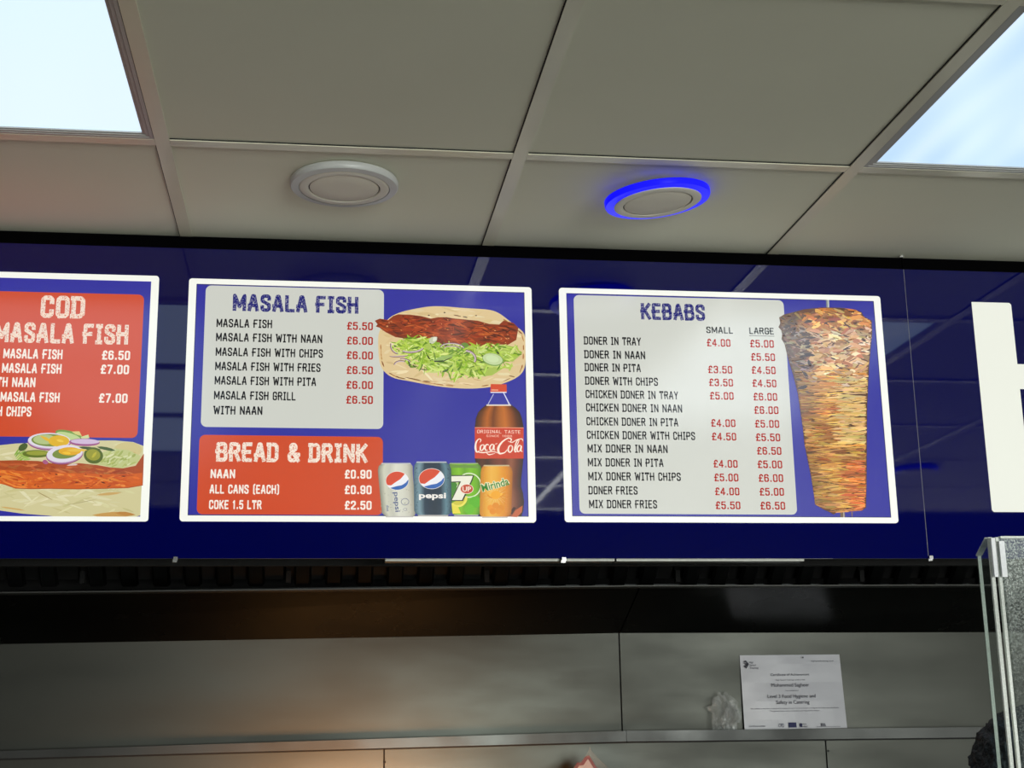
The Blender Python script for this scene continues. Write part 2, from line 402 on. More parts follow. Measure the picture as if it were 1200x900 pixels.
def text(par, name, s, px0, py, px1, cap, col, lay=4, m=None, bold=1.6, Yb=None, gap_=1.0):
    parts, W = layout(s, bold, gap_)
    Yp = (Yb if Yb else YFACE) - lay * .00012
    a = U(px0, py, Yp); b = U(px1, py, Yp)
    ht = cap * (a - Vector((0, 0, EYE))).length / F * 1.0
    t2 = bold / 2
    kx = (b.x - a.x) / (W + bold); kz = ht / (8 + bold)
    V, Fc = merge([([((vx + t2) * kx + a.x, Yp, (vy + t2) * kz + a.z) for vx, vy in v], f) for v, f in parts])
    return obj(name, V, Fc, m or PRINT, par, cols=col)

YFACE = YF - .003
# --- flat print helpers in photo coordinates on the sheet plane
STUFF = {'toasted_marks', 'lettuce_picture', 'droplet_marks', 'meat_layers_picture', 'fish_picture', 'citrus_picture', 'orange_slice_picture', 'naan_picture_'}
def flat(par, name, shapes, lay, m=None):
    """shapes: list of (pts_px, colour) -> one mesh; later shapes lie a hair in front"""
    V, Fc, K = [], [], []
    for s_i, (pts_, col) in enumerate(shapes):
        Yp = YFACE - lay * .00012 - s_i * .00006 / max(1, len(shapes))
        P_ = [U(x_, y2, Yp) for x_, y2 in pts_]
        n = len(V)
        tri = [tuple(range(len(P_)))] if len(P_) <= 4 else tessellate_polygon([[Vector((q.x, q.z, 0)) for q in P_]])
        V += P_; Fc += [tuple(i + n for i in t) for t in tri]; K += [col] * len(P_)
    o = obj(name, V, Fc, m or PRINT, par, cols=K)
    if name in STUFF: o['kind'] = 'stuff'
    return o
def sc(pts_, s, ox, oy): return [(ox + a / s, oy + b / s) for a, b in pts_]
def ell(cx, cy_, rx, ry, n=28, a0=0, a1=360, rot=0):
    o = []
    full = (a1 - a0) >= 360
    for i in range(n if full else n + 1):
        a = math.radians(a0 + (a1 - a0) * i / n); u = rx * math.cos(a); v = ry * math.sin(a)
        o.append((cx + u * math.cos(rot) - v * math.sin(rot), cy_ + u * math.sin(rot) + v * math.cos(rot)))
    return o
def leaf(cx, cy_, L, W, ang, wob=.25):
    o = []
    for t, s_ in ((-1, 0), (-.6, .8), (0, 1), (.6, .75), (1, 0), (.55, -.8), (0, -1), (-.6, -.7)):
        u = t * L / 2; v = s_ * W / 2 * (1 + random.uniform(-wob, wob))
        o.append((cx + u * math.cos(ang) - v * math.sin(ang), cy_ + u * math.sin(ang) + v * math.cos(ang)))
    return o
def arcband(cx, cy_, rx, ry, t, a0, a1, rot=0, n=14):
    return ell(cx, cy_, rx, ry, n, a0, a1, rot) + ell(cx, cy_, rx - t, ry - t, n, a0, a1, rot)[::-1]
def jit(c_, k): 
    d = random.uniform(-k, k); return tuple(max(0, min(255, v + d + random.uniform(-k / 3, k / 3))) for v in c_)
def smooth_poly(pts_, k=3):
    for _ in range(k - 1):
        o = []
        for i in range(len(pts_)):
            a, b = pts_[i], pts_[(i + 1) % len(pts_)]
            o += [(a[0] * .75 + b[0] * .25, a[1] * .75 + b[1] * .25), (a[0] * .25 + b[0] * .75, a[1] * .25 + b[1] * .75)]
        pts_ = o
    return pts_
def inside(p, poly):
    x_, y2 = p; r = False
    for i in range(len(poly)):
        x1_, y1_ = poly[i]; x2_, y2_ = poly[i - 1]
        if (y1_ > y2) != (y2_ > y2) and x_ < (x2_ - x1_) * (y2 - y1_) / (y2_ - y1_) + x1_: r = not r
    return r

def board(corner, label, name='menu_board'):
    (tlx, tly), (trx, try_), (blx, bly), (brx, bry) = corner
    a, b, c_, d = [U(x_, y2, YFACE) for x_, y2 in corner]
    x0 = (a.x + c_.x) / 2; x1 = (b.x + d.x) / 2; z1_ = (a.z + b.z) / 2; z0_ = (c_.z + d.z) / 2
    t = thing(name, ((x0 + x1) / 2, YF, z0_), label, 'menu board')
    bw = .0145
    o = rrect(x0, x1, z0_, z1_, .006); i_ = rrect(x0 + bw, x1 - bw, z0_ + bw * .75, z1_ - bw * .75, .0008)
    v, f = ring_prism(o, i_, YFACE - .0008, YF - .0006)
    obj('frame', v, f, M_FR, t, cols=(244, 245, 236))
    v, f = box_vf(x0 + bw, x1 - bw, YFACE, YF - .0007, z0_ + bw * .75, z1_ - bw * .75)
    obj('printed_sheet', v, f, SHEET, t, cols=(44, 44, 154))
    v, f = ring_prism(rrect(x0 + bw - .0003, x1 - bw + .0003, z0_ + bw * .75 - .0003, z1_ - bw * .75 + .0003, .0005), rrect(x0 + bw + .0012, x1 - bw - .0012, z0_ + bw * .75 + .0012, z1_ - bw * .75 - .0012, .0004), YFACE - .0004, YFACE)
    obj('sheet_edge', v, f, PRINT, t, cols=(24, 24, 60))
    return t, (x0 + bw, x1 - bw, z0_ + bw * .75, z1_ - bw * .75)
M_FR = print_mat('backlit_white_border', es=.9, base=.2, rough=.2); M_FR.cycles.emission_sampling = 'FRONT'
def tpanel(par, corner, col, r=.011, lay=1, xmin=None):
    a, b, c_, d = [U(x_, y2, YFACE) for x_, y2 in corner]
    x0 = (a.x + c_.x) / 2 if xmin is None else xmin
    v, f = prism(rrect(x0, (b.x + d.x) / 2, (c_.z + d.z) / 2, (a.z + b.z) / 2, r), YFACE - lay * .00012 - .00005, YFACE - .00002)
    return obj('text_panel', v, f, SHEET, par, cols=col)

WHITE_T = (242, 232, 220); INK = (18, 18, 24); RED = (172, 42, 34); BLUE_T = (30, 32, 112)
ORG = (206, 72, 34); PAP = (205, 207, 198)

# ================================================================ BOARD 2 : MASALA FISH / BREAD & DRINK
b2, _ = board([(222, 326), (623, 337), (210, 612), (628, 611)], 'middle backlit menu board listing masala fish, bread and drink with a naan picture')
tp = tpanel(b2, [(241, 334), (450, 340), (235.5, 500), (449, 503)], PAP)
text(tp, 'heading', 'MASALA FISH', 272.5, 364.5, 420, 21, BLUE_T, m=TITLE_BLUE, bold=2.0, gap_=.8)
for s, x0, y, x1 in (('MASALA FISH', 253.6, 383.3, 318.8), ('MASALA FISH WITH NAAN', 253, 399.8, 377.6), ('MASALA FISH WITH CHIPS', 252.6, 417, 378.4), ('MASALA FISH WITH FRIES', 252, 433.8, 375.6),
                     ('MASALA FISH WITH PITA', 251.4, 450.6, 370.4), ('MASALA FISH GRILL', 250.6, 468, 346.4), ('WITH NAAN', 250, 485.6, 307.4)):
    text(tp, 'menu_line', s, x0, y, x1, 10.2, INK)
for s, y in (('£5.50', 386.4), ('£6.00', 403.6), ('£6.00', 420.8), ('£6.50', 438.2), ('£6.00', 455.6), ('£6.50', 473)):
    text(tp, 'price', s, 406.4 - (y - 386) * .012, y, 437, 9.6, RED)
tp = tpanel(b2, [(233.6, 509.8), (448.6, 511.8), (230.6, 603), (448.6, 603.4)], ORG)
text(tp, 'heading', 'BREAD & DRINK', 253, 541, 430.5, 23, (240, 225, 208), m=TITLE_WHITE, bold=2.0, gap_=.8)
for s, x0, y, x1 in (('NAAN', 246.6, 560.4, 275.4), ('ALL CANS (EACH)', 245.6, 578.4, 327.4), ('COKE 1.5 LTR', 244.8, 596.6, 306.4)):
    text(tp, 'menu_line', s, x0, y, x1, 10.6, WHITE_T, bold=1.75)
for s, y in (('£0.90', 560.8), ('£0.90', 579), ('£2.50', 597.2)):
    text(tp, 'price', s, 403.6, y, 435.4, 10.4, WHITE_T, bold=1.75)

# naan with fish and salad
def spots(poly, n, cols_, L, W, ang, k=12):
    xs_ = [p[0] for p in poly]; ys_ = [p[1] for p in poly]; out = []
    tries = 0
    while len(out) < n and tries < n * 20:
        tries += 1
        p = (random.uniform(min(xs_), max(xs_)), random.uniform(min(ys_), max(ys_)))
        if not inside(p, poly): continue
        q = leaf(p[0], p[1], random.uniform(*L), random.uniform(*W), random.gauss(ang, .35))
        if all(inside(a, poly) for a in q): out.append((q, jit(random.choice(cols_), k)))
    return out
naan = smooth_poly(sc([(80, 230), (78, 330), (85, 440), (110, 505), (180, 560), (300, 580), (420, 605), (560, 625), (720, 635), (860, 625), (960, 598), (1060, 555), (1110, 500), (1119, 400), (1117, 250), (1060, 200), (1000, 155), (930, 100), (860, 75), (700, 68), (560, 55), (450, 52), (330, 72), (230, 95), (150, 135)], 6, 430, 350))
np_ = flat(b2, 'naan_picture', [(naan, (222, 196, 146))] + spots(naan, 130, [(226, 204, 158), (216, 188, 136), (232, 214, 170)], (8, 24), (1.5, 4), .05, 5), 5)
sh = []
for i in range(46):                               # toasted marks along the rim
    k = int(random.uniform(0, len(naan))); a = naan[k]; b = naan[(k + 1) % len(naan)]
    cx_, cy2 = 530, 407
    q = (a[0] + (cx_ - a[0]) * .035, a[1] + (cy2 - a[1]) * .05)
    if a[1] < 372: continue
    ang = math.atan2(b[1] - a[1], b[0] - a[0])
    sh.append((leaf(q[0], q[1], random.uniform(4, 11), random.uniform(.8, 1.8), ang), jit(random.choice([(176, 120, 62), (140, 92, 48), (196, 150, 92)]), 14)))
for px, py, l in ((502.5, 369.5, 2), (521, 366.3, 2), (558, 369.8, 1.5), (484, 444, 16), (470, 443, 10), (500, 447, 8), (600, 441, 6), (536, 370, 8), (545, 371.5, 5)):
    sh.append((leaf(px, py, l * 1.3, 1.3, .2), (120, 78, 40) if l > 5 else (60, 40, 26)))
for i in range(14):
    x_ = random.uniform(462, 560); sh.append((leaf(x_, 449 + random.uniform(-5, 2), random.uniform(10, 22), .7, .16), (190, 150, 100)))
sh = [q_ for q_ in sh if all(inside(a, naan) for a in q_[0])]
flat(np_, 'toasted_marks', sh, 6)
fish = sc([(55, 155), (90, 140), (150, 150), (185, 122), (220, 110), (300, 112), (380, 122), (450, 140), (500, 131), (560, 130), (620, 140), (680, 145), (780, 155), (860, 178), (930, 182), (960, 155), (1030, 170), (1065, 205), (1050, 290), (990, 325), (940, 322), (900, 340), (820, 330), (740, 345), (640, 325), (540, 345), (470, 330), (400, 300), (300, 285), (200, 270), (130, 235), (90, 205), (62, 195), (75, 180)], 6, 430, 350)
fs = [(fish, (140, 54, 22))] + spots(fish, 260, [(176, 72, 28), (158, 56, 22), (190, 88, 36), (120, 44, 20), (96, 36, 18)], (5, 20), (.9, 2.8), .12, 10) + spots(fish, 30, [(205, 130, 70), (214, 150, 96)], (1.2, 2.6), (.8, 1.3), .1, 8) + spots(fish, 40, [(70, 28, 16)], (5, 14), (.7, 1.3), .14, 6)
flat(np_, 'fish_picture', fs, 7)
sal = sc([(185, 300), (330, 265), (410, 262), (520, 320), (640, 330), (800, 320), (940, 325), (1080, 355), (1085, 385), (1010, 410), (1015, 480), (940, 485), (850, 490), (830, 555), (700, 545), (640, 570), (560, 540), (470, 520), (380, 500), (300, 470), (270, 420), (180, 350)], 6, 430, 350)
sd = [(leaf(rx_, ry_, rl_, rw_, .12), (168, 190, 84)) for rx_, ry_, rl_, rw_ in ((500, 412, 60, 26), (530, 424, 90, 24), (560, 428, 60, 26), (556, 414, 70, 20), (590, 414, 40, 20), (485, 405, 40, 18))]
for i in range(900):
    p = (random.uniform(458, 611), random.uniform(393, 446))
    if not inside(p, sal): continue
    g = random.choice([(154, 190, 44), (178, 206, 78), (128, 168, 34), (206, 222, 128), (98, 138, 30), (190, 212, 96)])
    if random.random() < .07: g = (64, 88, 30)
    sd.append((leaf(p[0], p[1], random.uniform(4, 15), random.uniform(1.0, 2.8), random.gauss(.1, .75)), jit(g, 12)))
flat(np_, 'lettuce_picture', sd, 9)
it = [(sc(ell(886, 428, 76, 44, 28, 0, 360, .2), 6, 430, 350), (126, 160, 82)), (sc(ell(884, 425, 70, 39, 28, 0, 360, .2), 6, 430, 350), (196, 214, 158)), (sc(ell(882, 423, 46, 24, 24, 0, 360, .2), 6, 430, 350), (206, 224, 172)),
      (sc([(470, 432), (520, 405), (610, 392), (600, 408), (540, 432), (480, 442)], 6, 430, 350), (150, 180, 96)), (sc([(470, 436), (540, 434), (602, 408), (596, 416), (540, 442), (475, 446)], 6, 430, 350), (40, 56, 30)),
      (sc(leaf(466, 290, 70, 50, -.6), 6, 430, 350), (196, 200, 170)), (sc(leaf(476, 284, 40, 24, -.9), 6, 430, 350), (226, 226, 206)),
      (sc(leaf(690, 325, 60, 36, .2), 6, 430, 350), (104, 142, 56))]
for (cx_, cy2, rx, ry, t, a0, a1, rt) in ((600, 345, 85, 35, 9, 180, 360, .05), (600, 352, 62, 22, 7, 180, 355, .05), (690, 420, 80, 62, 14, 270, 380, .1), (320, 350, 80, 32, 13, 10, 160, -.1), (225, 330, 60, 60, 8, 90, 190, .1), (225, 400, 65, 10, 8, 0, 180, -.05), (240, 465, 50, 30, 9, 180, 300, 0), (270, 440, 40, 18, 8, 190, 340, .3)):
    it.append((sc(arcband(cx_, cy2, rx, ry, t, a0, a1, rt), 6, 430, 350), (196, 176, 180)))
    it.append((sc(arcband(cx_, cy2, rx + 2, ry + 2, 4, a0, a1, rt), 6, 430, 350), (96, 52, 62)))
flat(np_, 'cucumber_picture', it[:3], 11); flat(np_, 'cucumber_picture', it[3:5], 11); flat(np_, 'onion_picture', it[5:7], 11); flat(np_, 'herb_picture', it[7:8], 11)
for k_ in range(8, len(it), 2): flat(np_, 'onion_picture', it[k_:k_ + 2], 11.3)

# drinks
def column(par, name, rows, cols_, lay, s, ox, oy, m=None, shade=None):
    """rows: (y, xl, xr); colours spread across; smooth shading of the printed can"""
    n = len(cols_); V, Fc, K = [], [], []
    Yp = YFACE - lay * .00012
    for ri, (y, xl, xr) in enumerate(rows):
        for k in range(n):
            t = k / (n - 1); V.append(U(ox + (xl + (xr - xl) * t) / s, oy + (y + 5 * math.sin(math.pi * t) * (1 if ri > len(rows) / 2 else -.6)) / s, Yp)); K.append(cols_[k])
    for r in range(len(rows) - 1):
        for k in range(n - 1):
            a = r * n + k; Fc.append((a, a + n, a + n + 1, a + 1))
    return obj(name, V, Fc, m or PRINT, par, cols=K)
def bfont(s, name, par, origin, ux, uz, width, height, col, Yp, m=None, bold=0, cols=True):
    """text from the built-in face, fitted to width x height, on a plane of constant Y"""
    cu = bpy.data.curves.new(name, 'FONT'); cu.body = s; cu.offset = bold; cu.resolution_u = 3
    tmp = bpy.data.objects.new('tmp', cu); me = bpy.data.meshes.new_from_object(tmp)
    bpy.data.objects.remove(tmp); bpy.data.curves.remove(cu)
    co = np.array([v.co[:] for v in me.vertices]); fc = [tuple(p.vertices) for p in me.polygons]
    bpy.data.meshes.remove(me)
    mn, mx = co.min(0), co.max(0)
    u = (co[:, 0] - mn[0]) / (mx[0] - mn[0]) * width; v = (co[:, 1] - mn[1]) / (mx[1] - mn[1]) * height
    V = [(origin.x + a * ux[0] + b * uz[0], Yp, origin.z + a * ux[1] + b * uz[1]) for a, b in zip(u, v)]
    return obj(name, V, fc, m or PRINT, par, cols=col if cols else None)
def bft(s, name, par, x0, y0, x1, h, col, lay, s_, ox, oy, rot=None, bold=.02):
    Yp = YFACE - lay * .00012
    a = U(ox + x0 / s_, oy + y0 / s_, Yp); k = (a - Vector((0, 0, EYE))).length / F
    ux = (1, 0); uz = (0, 1)
    if rot is not None: ux = (math.cos(rot), math.sin(rot)); uz = (-math.sin(rot), math.cos(rot))
    return bfont(s, name, par, a, ux, uz, (x1 - x0) / s_ * k, h / s_ * k, col, Yp, bold=bold)
# bottle
BS, BX, BY = 5, 430, 440
rows = [(172, 700, 845), (190, 675, 872), (215, 652, 895), (250, 638, 908), (300, 632, 918), (400, 632, 918), (490, 633, 917), (520, 640, 914), (600, 645, 905), (650, 645, 903), (690, 640, 915), (740, 640, 921), (790, 645, 917), (828, 660, 905), (836, 670, 895)]
bt = column(b2, 'bottle_picture', rows, [(52, 26, 12), (120, 62, 16), (182, 96, 24), (112, 52, 14), (168, 92, 30), (196, 108, 34), (150, 76, 22), (90, 42, 16), (40, 20, 12)], 5, BS, BX, BY)
low = [(490, 636, 915), (520, 642, 913), (600, 646, 904), (650, 646, 902), (690, 642, 914), (740, 642, 919), (790, 648, 914), (828, 662, 903)]
column(bt, 'cola_picture', low, [(40, 18, 12), (84, 40, 22), (58, 28, 18), (104, 50, 34), (120, 58, 40), (100, 46, 30), (146, 84, 56), (96, 44, 28), (34, 16, 12)], 6, BS, BX, BY)
flat(bt, 'bottle_base_picture', [(sc([(846, 828), (870, 790), (912, 762), (908, 800), (880, 830)], BS, BX, BY), (190, 92, 50)), (sc([(835, 800), (860, 770), (875, 775), (850, 815)], BS, BX, BY), (60, 24, 14))], 7)
flat(bt, 'neck_picture', [(sc([(745, 100), (800, 100), (842, 172), (705, 172)], BS, BX, BY), (52, 52, 156)), (sc([(740, 108), (744, 108), (712, 168), (706, 172)], BS, BX, BY), (200, 205, 230)), (sc([(798, 102), (804, 102), (840, 172), (832, 172)], BS, BX, BY), (215, 218, 236)),
                          (sc([(700, 170), (842, 170), (846, 178), (700, 178)], BS, BX, BY), (226, 214, 196)), (sc([(724, 96), (818, 96), (818, 102), (724, 102)], BS, BX, BY), (230, 230, 236))], 7)
flat(bt, 'bottle_cap_picture', [(sc([(726, 50), (818, 52), (820, 96), (722, 96)], BS, BX, BY), (212, 72, 40)), (sc([(728, 80), (770, 82), (770, 90), (728, 90)], BS, BX, BY), (232, 150, 120))], 8)
flat(bt, 'bottle_label_picture', [(sc([(632, 303), (918, 305), (918, 487), (632, 486)], BS, BX, BY), (204, 62, 36)), (sc([(632, 303), (918, 305), (918, 309), (632, 307)], BS, BX, BY), (230, 150, 120))], 8)
text(bt, 'label_line', 'ORIGINAL TASTE', BX + 646 / BS, BY + 338 / BS, BX + 900 / BS, 4.0, (246, 224, 205), lay=9, bold=.9, gap_=1.6)
text(bt, 'label_line', 'SINCE 1886', BX + 700 / BS, BY + 360 / BS, BX + 850 / BS, 2.6, (246, 214, 190), lay=9, bold=.9, gap_=2)
# flowing script word on the label, drawn as varying strokes
def brush(pts_, wds, n=6):
    """catmull-rom through pts with widths -> quads"""
    P_ = [Vector(p) for p in pts_]; out = []; Wd = wds
    for i in range(len(P_) - 1):
        p0 = P_[max(0, i - 1)]; p1 = P_[i]; p2 = P_[i + 1]; p3 = P_[min(len(P_) - 1, i + 2)]
        for k in range(n + (1 if i == len(P_) - 2 else 0)):
            t = k / n
            q = .5 * ((2 * p1) + (p2 - p0) * t + (2 * p0 - 5 * p1 + 4 * p2 - p3) * t * t + (3 * p1 - p0 - 3 * p2 + p3) * t ** 3)
            out.append((q, Wd[i] + (Wd[i + 1] - Wd[i]) * t))
    L, R_ = [], []
    for i, (q, w2) in enumerate(out):
        d = out[min(i + 1, len(out) - 1)][0] - out[max(0, i - 1)][0]
        if d.length < 1e-6: d = Vector((1, 0))
        d.normalize(); n_ = Vector((-d.y, d.x)) * w2 / 2
        L.append(tuple(q + n_)); R_.append(tuple(q - n_))
    return [[L[i], L[i + 1], R_[i + 1], R_[i]] for i in range(len(L) - 1)]
SCR = [([(662, 392), (668, 378), (656, 372), (640, 392), (636, 425), (644, 448), (660, 440)], [3, 6, 5, 9, 12, 9, 3]),
       ([(680, 405), (668, 412), (664, 432), (672, 440), (684, 428), (686, 410), (680, 405)], [4, 7, 9, 6, 8, 6, 4]),
       ([(714, 408), (702, 404), (692, 420), (696, 438), (708, 436)], [6, 6, 9, 8, 3]),
       ([(744, 408), (732, 404), (720, 420), (724, 438), (736, 432), (744, 408), (744, 432), (752, 436)], [5, 6, 9, 7, 5, 8, 8, 3]),
       ([(752, 402), (764, 398)], [4, 3]),
       ([(838, 392), (846, 374), (826, 368), (792, 390), (770, 425), (776, 456), (806, 452), (822, 434)], [3, 8, 6, 9, 14, 11, 6, 3]),
       ([(640, 446), (680, 452), (740, 446), (776, 458)], [4, 7, 5, 3]), ([(700, 452), (716, 464), (750, 456)], [2, 7, 2]),
       ([(846, 410), (832, 416), (828, 440), (838, 450), (850, 438), (852, 418), (846, 410)], [4, 7, 9, 6, 8, 6, 4]),
       ([(862, 440), (872, 400), (884, 378), (890, 384), (872, 424), (868, 446), (878, 446)], [4, 7, 6, 4, 7, 9, 3]),
       ([(904, 414), (892, 410), (880, 428), (884, 446), (896, 440), (905, 414), (902, 440), (912, 446)], [5, 6, 9, 7, 5, 8, 8, 3]),
       ([(826, 384), (850, 392), (880, 376), (908, 372), (914, 386)], [2, 5, 4, 6, 2])]
qs = []
for pts_, wds in SCR:
    qs += [(sc(q, BS, BX, BY), (250, 232, 214)) for q in brush(pts_, wds)]
flat(bt, 'script_lettering', qs, 9.3)

CS, CX, CY = 6, 430, 530
def canpic(rows, cols_, lay, top=(190, 190, 188)):
    o = column(b2, 'drink_can_picture', rows, cols_, lay, CS, CX, CY)
    y0, l0, r0 = rows[0]; y1, l1, r1 = rows[-1]
    flat(o, 'can_rim_picture', [(sc([(l0 + 4, y0 - 7), (r0 - 4, y0 - 7), (r0, y0 + 2), (l0, y0 + 2)], CS, CX, CY), top)], lay + .3)
    flat(o, 'can_rim_picture', [(sc([(l1, y1 + 1), (r1, y1 + 1), (r1 - 6, y1 + 9), (l1 + 6, y1 + 9)], CS, CX, CY), (186, 182, 176))], lay + .3)
    return o
def globe(par, cx_, cy2, rx, ry, lay):
    sh = [(sc(ell(cx_, cy2, rx + 3, ry + 3, 36), CS, CX, CY), (236, 230, 222)), (sc(ell(cx_, cy2, rx, ry, 36), CS, CX, CY), (236, 236, 240))]
    # upper red field: bounded below by a rising wave
    top = [(cx_ + rx * math.cos(a), cy2 - ry * math.sin(a)) for a in [math.radians(v) for v in range(48, 216, 8)]]
    wave = [(cx_ - rx * .55, cy2 + ry * .52), (cx_ - rx * .1, cy2 + ry * .12), (cx_ + rx * .25, cy2 - ry * .15), (cx_ + rx * .52, cy2 - ry * .5)]
    sh.append((sc(top + wave, CS, CX, CY), (214, 72, 44)))
    bot = [(cx_ + rx * math.cos(a), cy2 - ry * math.sin(a)) for a in [math.radians(v) for v in range(232, 372, 8)]]
    wv = [(cx_ + rx * .75, cy2 + ry * .22), (cx_ + rx * .4, cy2 + ry * .5), (cx_, cy2 + ry * .58)]
    sh.append((sc(bot + wv, CS, CX, CY), (44, 98, 176)))
    flat(par, 'emblem_picture', sh, lay)
def drops(par, x0, x1, y0, y1, n, col, lay):
    flat(par, 'droplet_marks', [(sc(ell(random.uniform(x0, x1), random.uniform(y0, y1), random.uniform(1.5, 3.5), random.uniform(2, 4.5), 6), CS, CX, CY), jit(col, 10)) for _ in range(n)], lay)
# light silver can
a_ = canpic([(82, 100, 310), (98, 82, 322), (130, 76, 322), (420, 104, 342), (440, 118, 338), (448, 128, 330)], [(128, 128, 112), (206, 206, 186), (196, 196, 180), (218, 218, 202), (212, 212, 196), (200, 198, 182), (150, 146, 128)], 13)
globe(a_, 213, 200, 79, 64, 14)
drops(a_, 95, 320, 150, 430, 60, (160, 160, 142), 13.6)
bft('pepsi', 'can_lettering', a_, 178, 282, 318, 44, (96, 108, 140), 14, CS, CX, CY, rot=-math.pi / 2 + .08)
flat(a_, 'can_ring_mark', [(sc(arcband(268, 348, 29, 25, 4, 0, 359), CS, CX, CY), (110, 118, 140)), (sc(arcband(268, 402, 13, 10, 3, 0, 359), CS, CX, CY), (140, 144, 156))], 14)
bft('diet', 'can_lettering', a_, 135, 372, 180, 18, (110, 120, 150), 14, CS, CX, CY, rot=-math.pi / 2 + .08)
# green can
c3 = canpic([(82, 580, 784), (98, 568, 800), (130, 566, 808), (410, 590, 804), (430, 600, 796), (438, 610, 785)], [(60, 112, 16), (110, 170, 24), (128, 192, 30), (98, 160, 20), (120, 188, 24), (110, 176, 22), (66, 120, 14)], 13, (150, 170, 110))
flat(c3, 'citrus_picture', [(sc(arcband(718, 232, 88, 88, 8, 0, 359, 0, 36), CS, CX, CY), (222, 232, 196)), (sc(ell(640, 320, 66, 66, 26, -10, 140), CS, CX, CY), (232, 222, 90)), (sc(ell(640, 322, 50, 50, 26, -10, 140), CS, CX, CY), (206, 196, 60)),
                            (sc([(596, 372), (640, 380), (660, 430), (604, 432)], CS, CX, CY), (230, 216, 70)), (sc(ell(760, 350, 44, 40), CS, CX, CY), (86, 178, 20)), (sc(ell(720, 400, 36, 34), CS, CX, CY), (100, 186, 26)),
                            (sc([(585, 88), (780, 92), (790, 112), (580, 108)], CS, CX, CY), (104, 146, 60)), (sc([(590, 210), (640, 216), (612, 300), (596, 300)], CS, CX, CY), (64, 132, 40)), (sc(arcband(610, 262, 40, 60, 6, -60, 60), CS, CX, CY), (200, 220, 150))], 14)
sev = [(594, 168), (744, 166), (734, 196), (668, 336), (598, 336), (662, 204), (594, 206)]
def grow(pl, k):
    cx_ = sum(p[0] for p in pl) / len(pl); cy2 = sum(p[1] for p in pl) / len(pl)
    return [(p[0] + (k if p[0] > cx_ else -k), p[1] + (k if p[1] > cy2 else -k)) for p in pl]
flat(c3, 'numeral_seven', [(sc([(594, 160), (754, 160), (742, 200), (676, 343), (588, 343), (650, 212), (594, 213)], CS, CX, CY), (36, 52, 24)), (sc(sev, CS, CX, CY), (236, 234, 214))], 15)
flat(c3, 'red_oval_mark', [(sc(ell(702, 258, 47, 35), CS, CX, CY), (240, 220, 200)), (sc(ell(702, 258, 43, 31), CS, CX, CY), (196, 70, 40))], 16)
bft('UP', 'can_lettering', c3, 672, 276, 732, 35, (244, 228, 208), 17, CS, CX, CY)
# dark can with white word
c2 = canpic([(72, 346, 562), (90, 334, 582), (125, 328, 592), (410, 332, 596), (430, 342, 588), (440, 356, 574)], [(70, 98, 112), (120, 150, 160), (34, 56, 74), (30, 48, 66), (28, 46, 62), (32, 52, 70), (92, 128, 140), (44, 70, 84)], 18, (176, 182, 184))
drops(c2, 335, 362, 110, 420, 44, (40, 62, 78), 18.5); drops(c2, 558, 590, 110, 420, 44, (36, 58, 72), 18.5)
globe(c2, 455, 186, 88, 70, 19)
bft('pepsi', 'can_lettering', c2, 366, 336, 556, 52, (240, 236, 228), 19, CS, CX, CY, bold=.03)
# orange can
c4 = canpic([(96, 818, 1004), (112, 806, 1018), (140, 800, 1024), (420, 792, 1016), (440, 796, 1006), (452, 806, 992)], [(196, 122, 22), (226, 158, 40), (236, 178, 66), (232, 168, 52), (228, 150, 34), (216, 134, 26), (170, 98, 18)], 18, (196, 180, 140))
sh = []
for i in range(22):
    a = i / 22 * 2 * math.pi; r1 = random.uniform(60, 100)
    sh.append((sc([(908 + 14 * math.cos(a - .09), 300 + 14 * math.sin(a - .09)), (908 + 92 * math.cos(a), 300 + min(r1, 130) * 1.3 * math.sin(a)), (908 + 14 * math.cos(a + .09), 300 + 14 * math.sin(a + .09))], CS, CX, CY), (244, 214, 130)))
sh += [(sc(ell(905, 292, 62, 34, 24, 0, 180, -.08), CS, CX, CY), (224, 140, 20)), (sc(ell(905, 292, 50, 24, 24, 0, 180, -.08), CS, CX, CY), (246, 186, 50)), (sc(ell(905, 300, 34, 30), CS, CX, CY), (240, 166, 30))]
for cx_, cy2 in ((870, 390), (905, 375), (940, 392), (885, 415), (925, 412)): sh.append((sc(ell(cx_, cy2, 24, 22, 10), CS, CX, CY), jit((226, 138, 22), 8)))
flat(c4, 'orange_slice_picture', sh, 19)
bft('Mirinda', 'can_lettering', c4, 812, 282, 1016, 62, (236, 232, 190), 20, CS, CX, CY, rot=.27, bold=.09)
bft('Mirinda', 'can_lettering', c4, 814, 280, 1012, 56, (52, 130, 44), 20.6, CS, CX, CY, rot=.27, bold=.02)

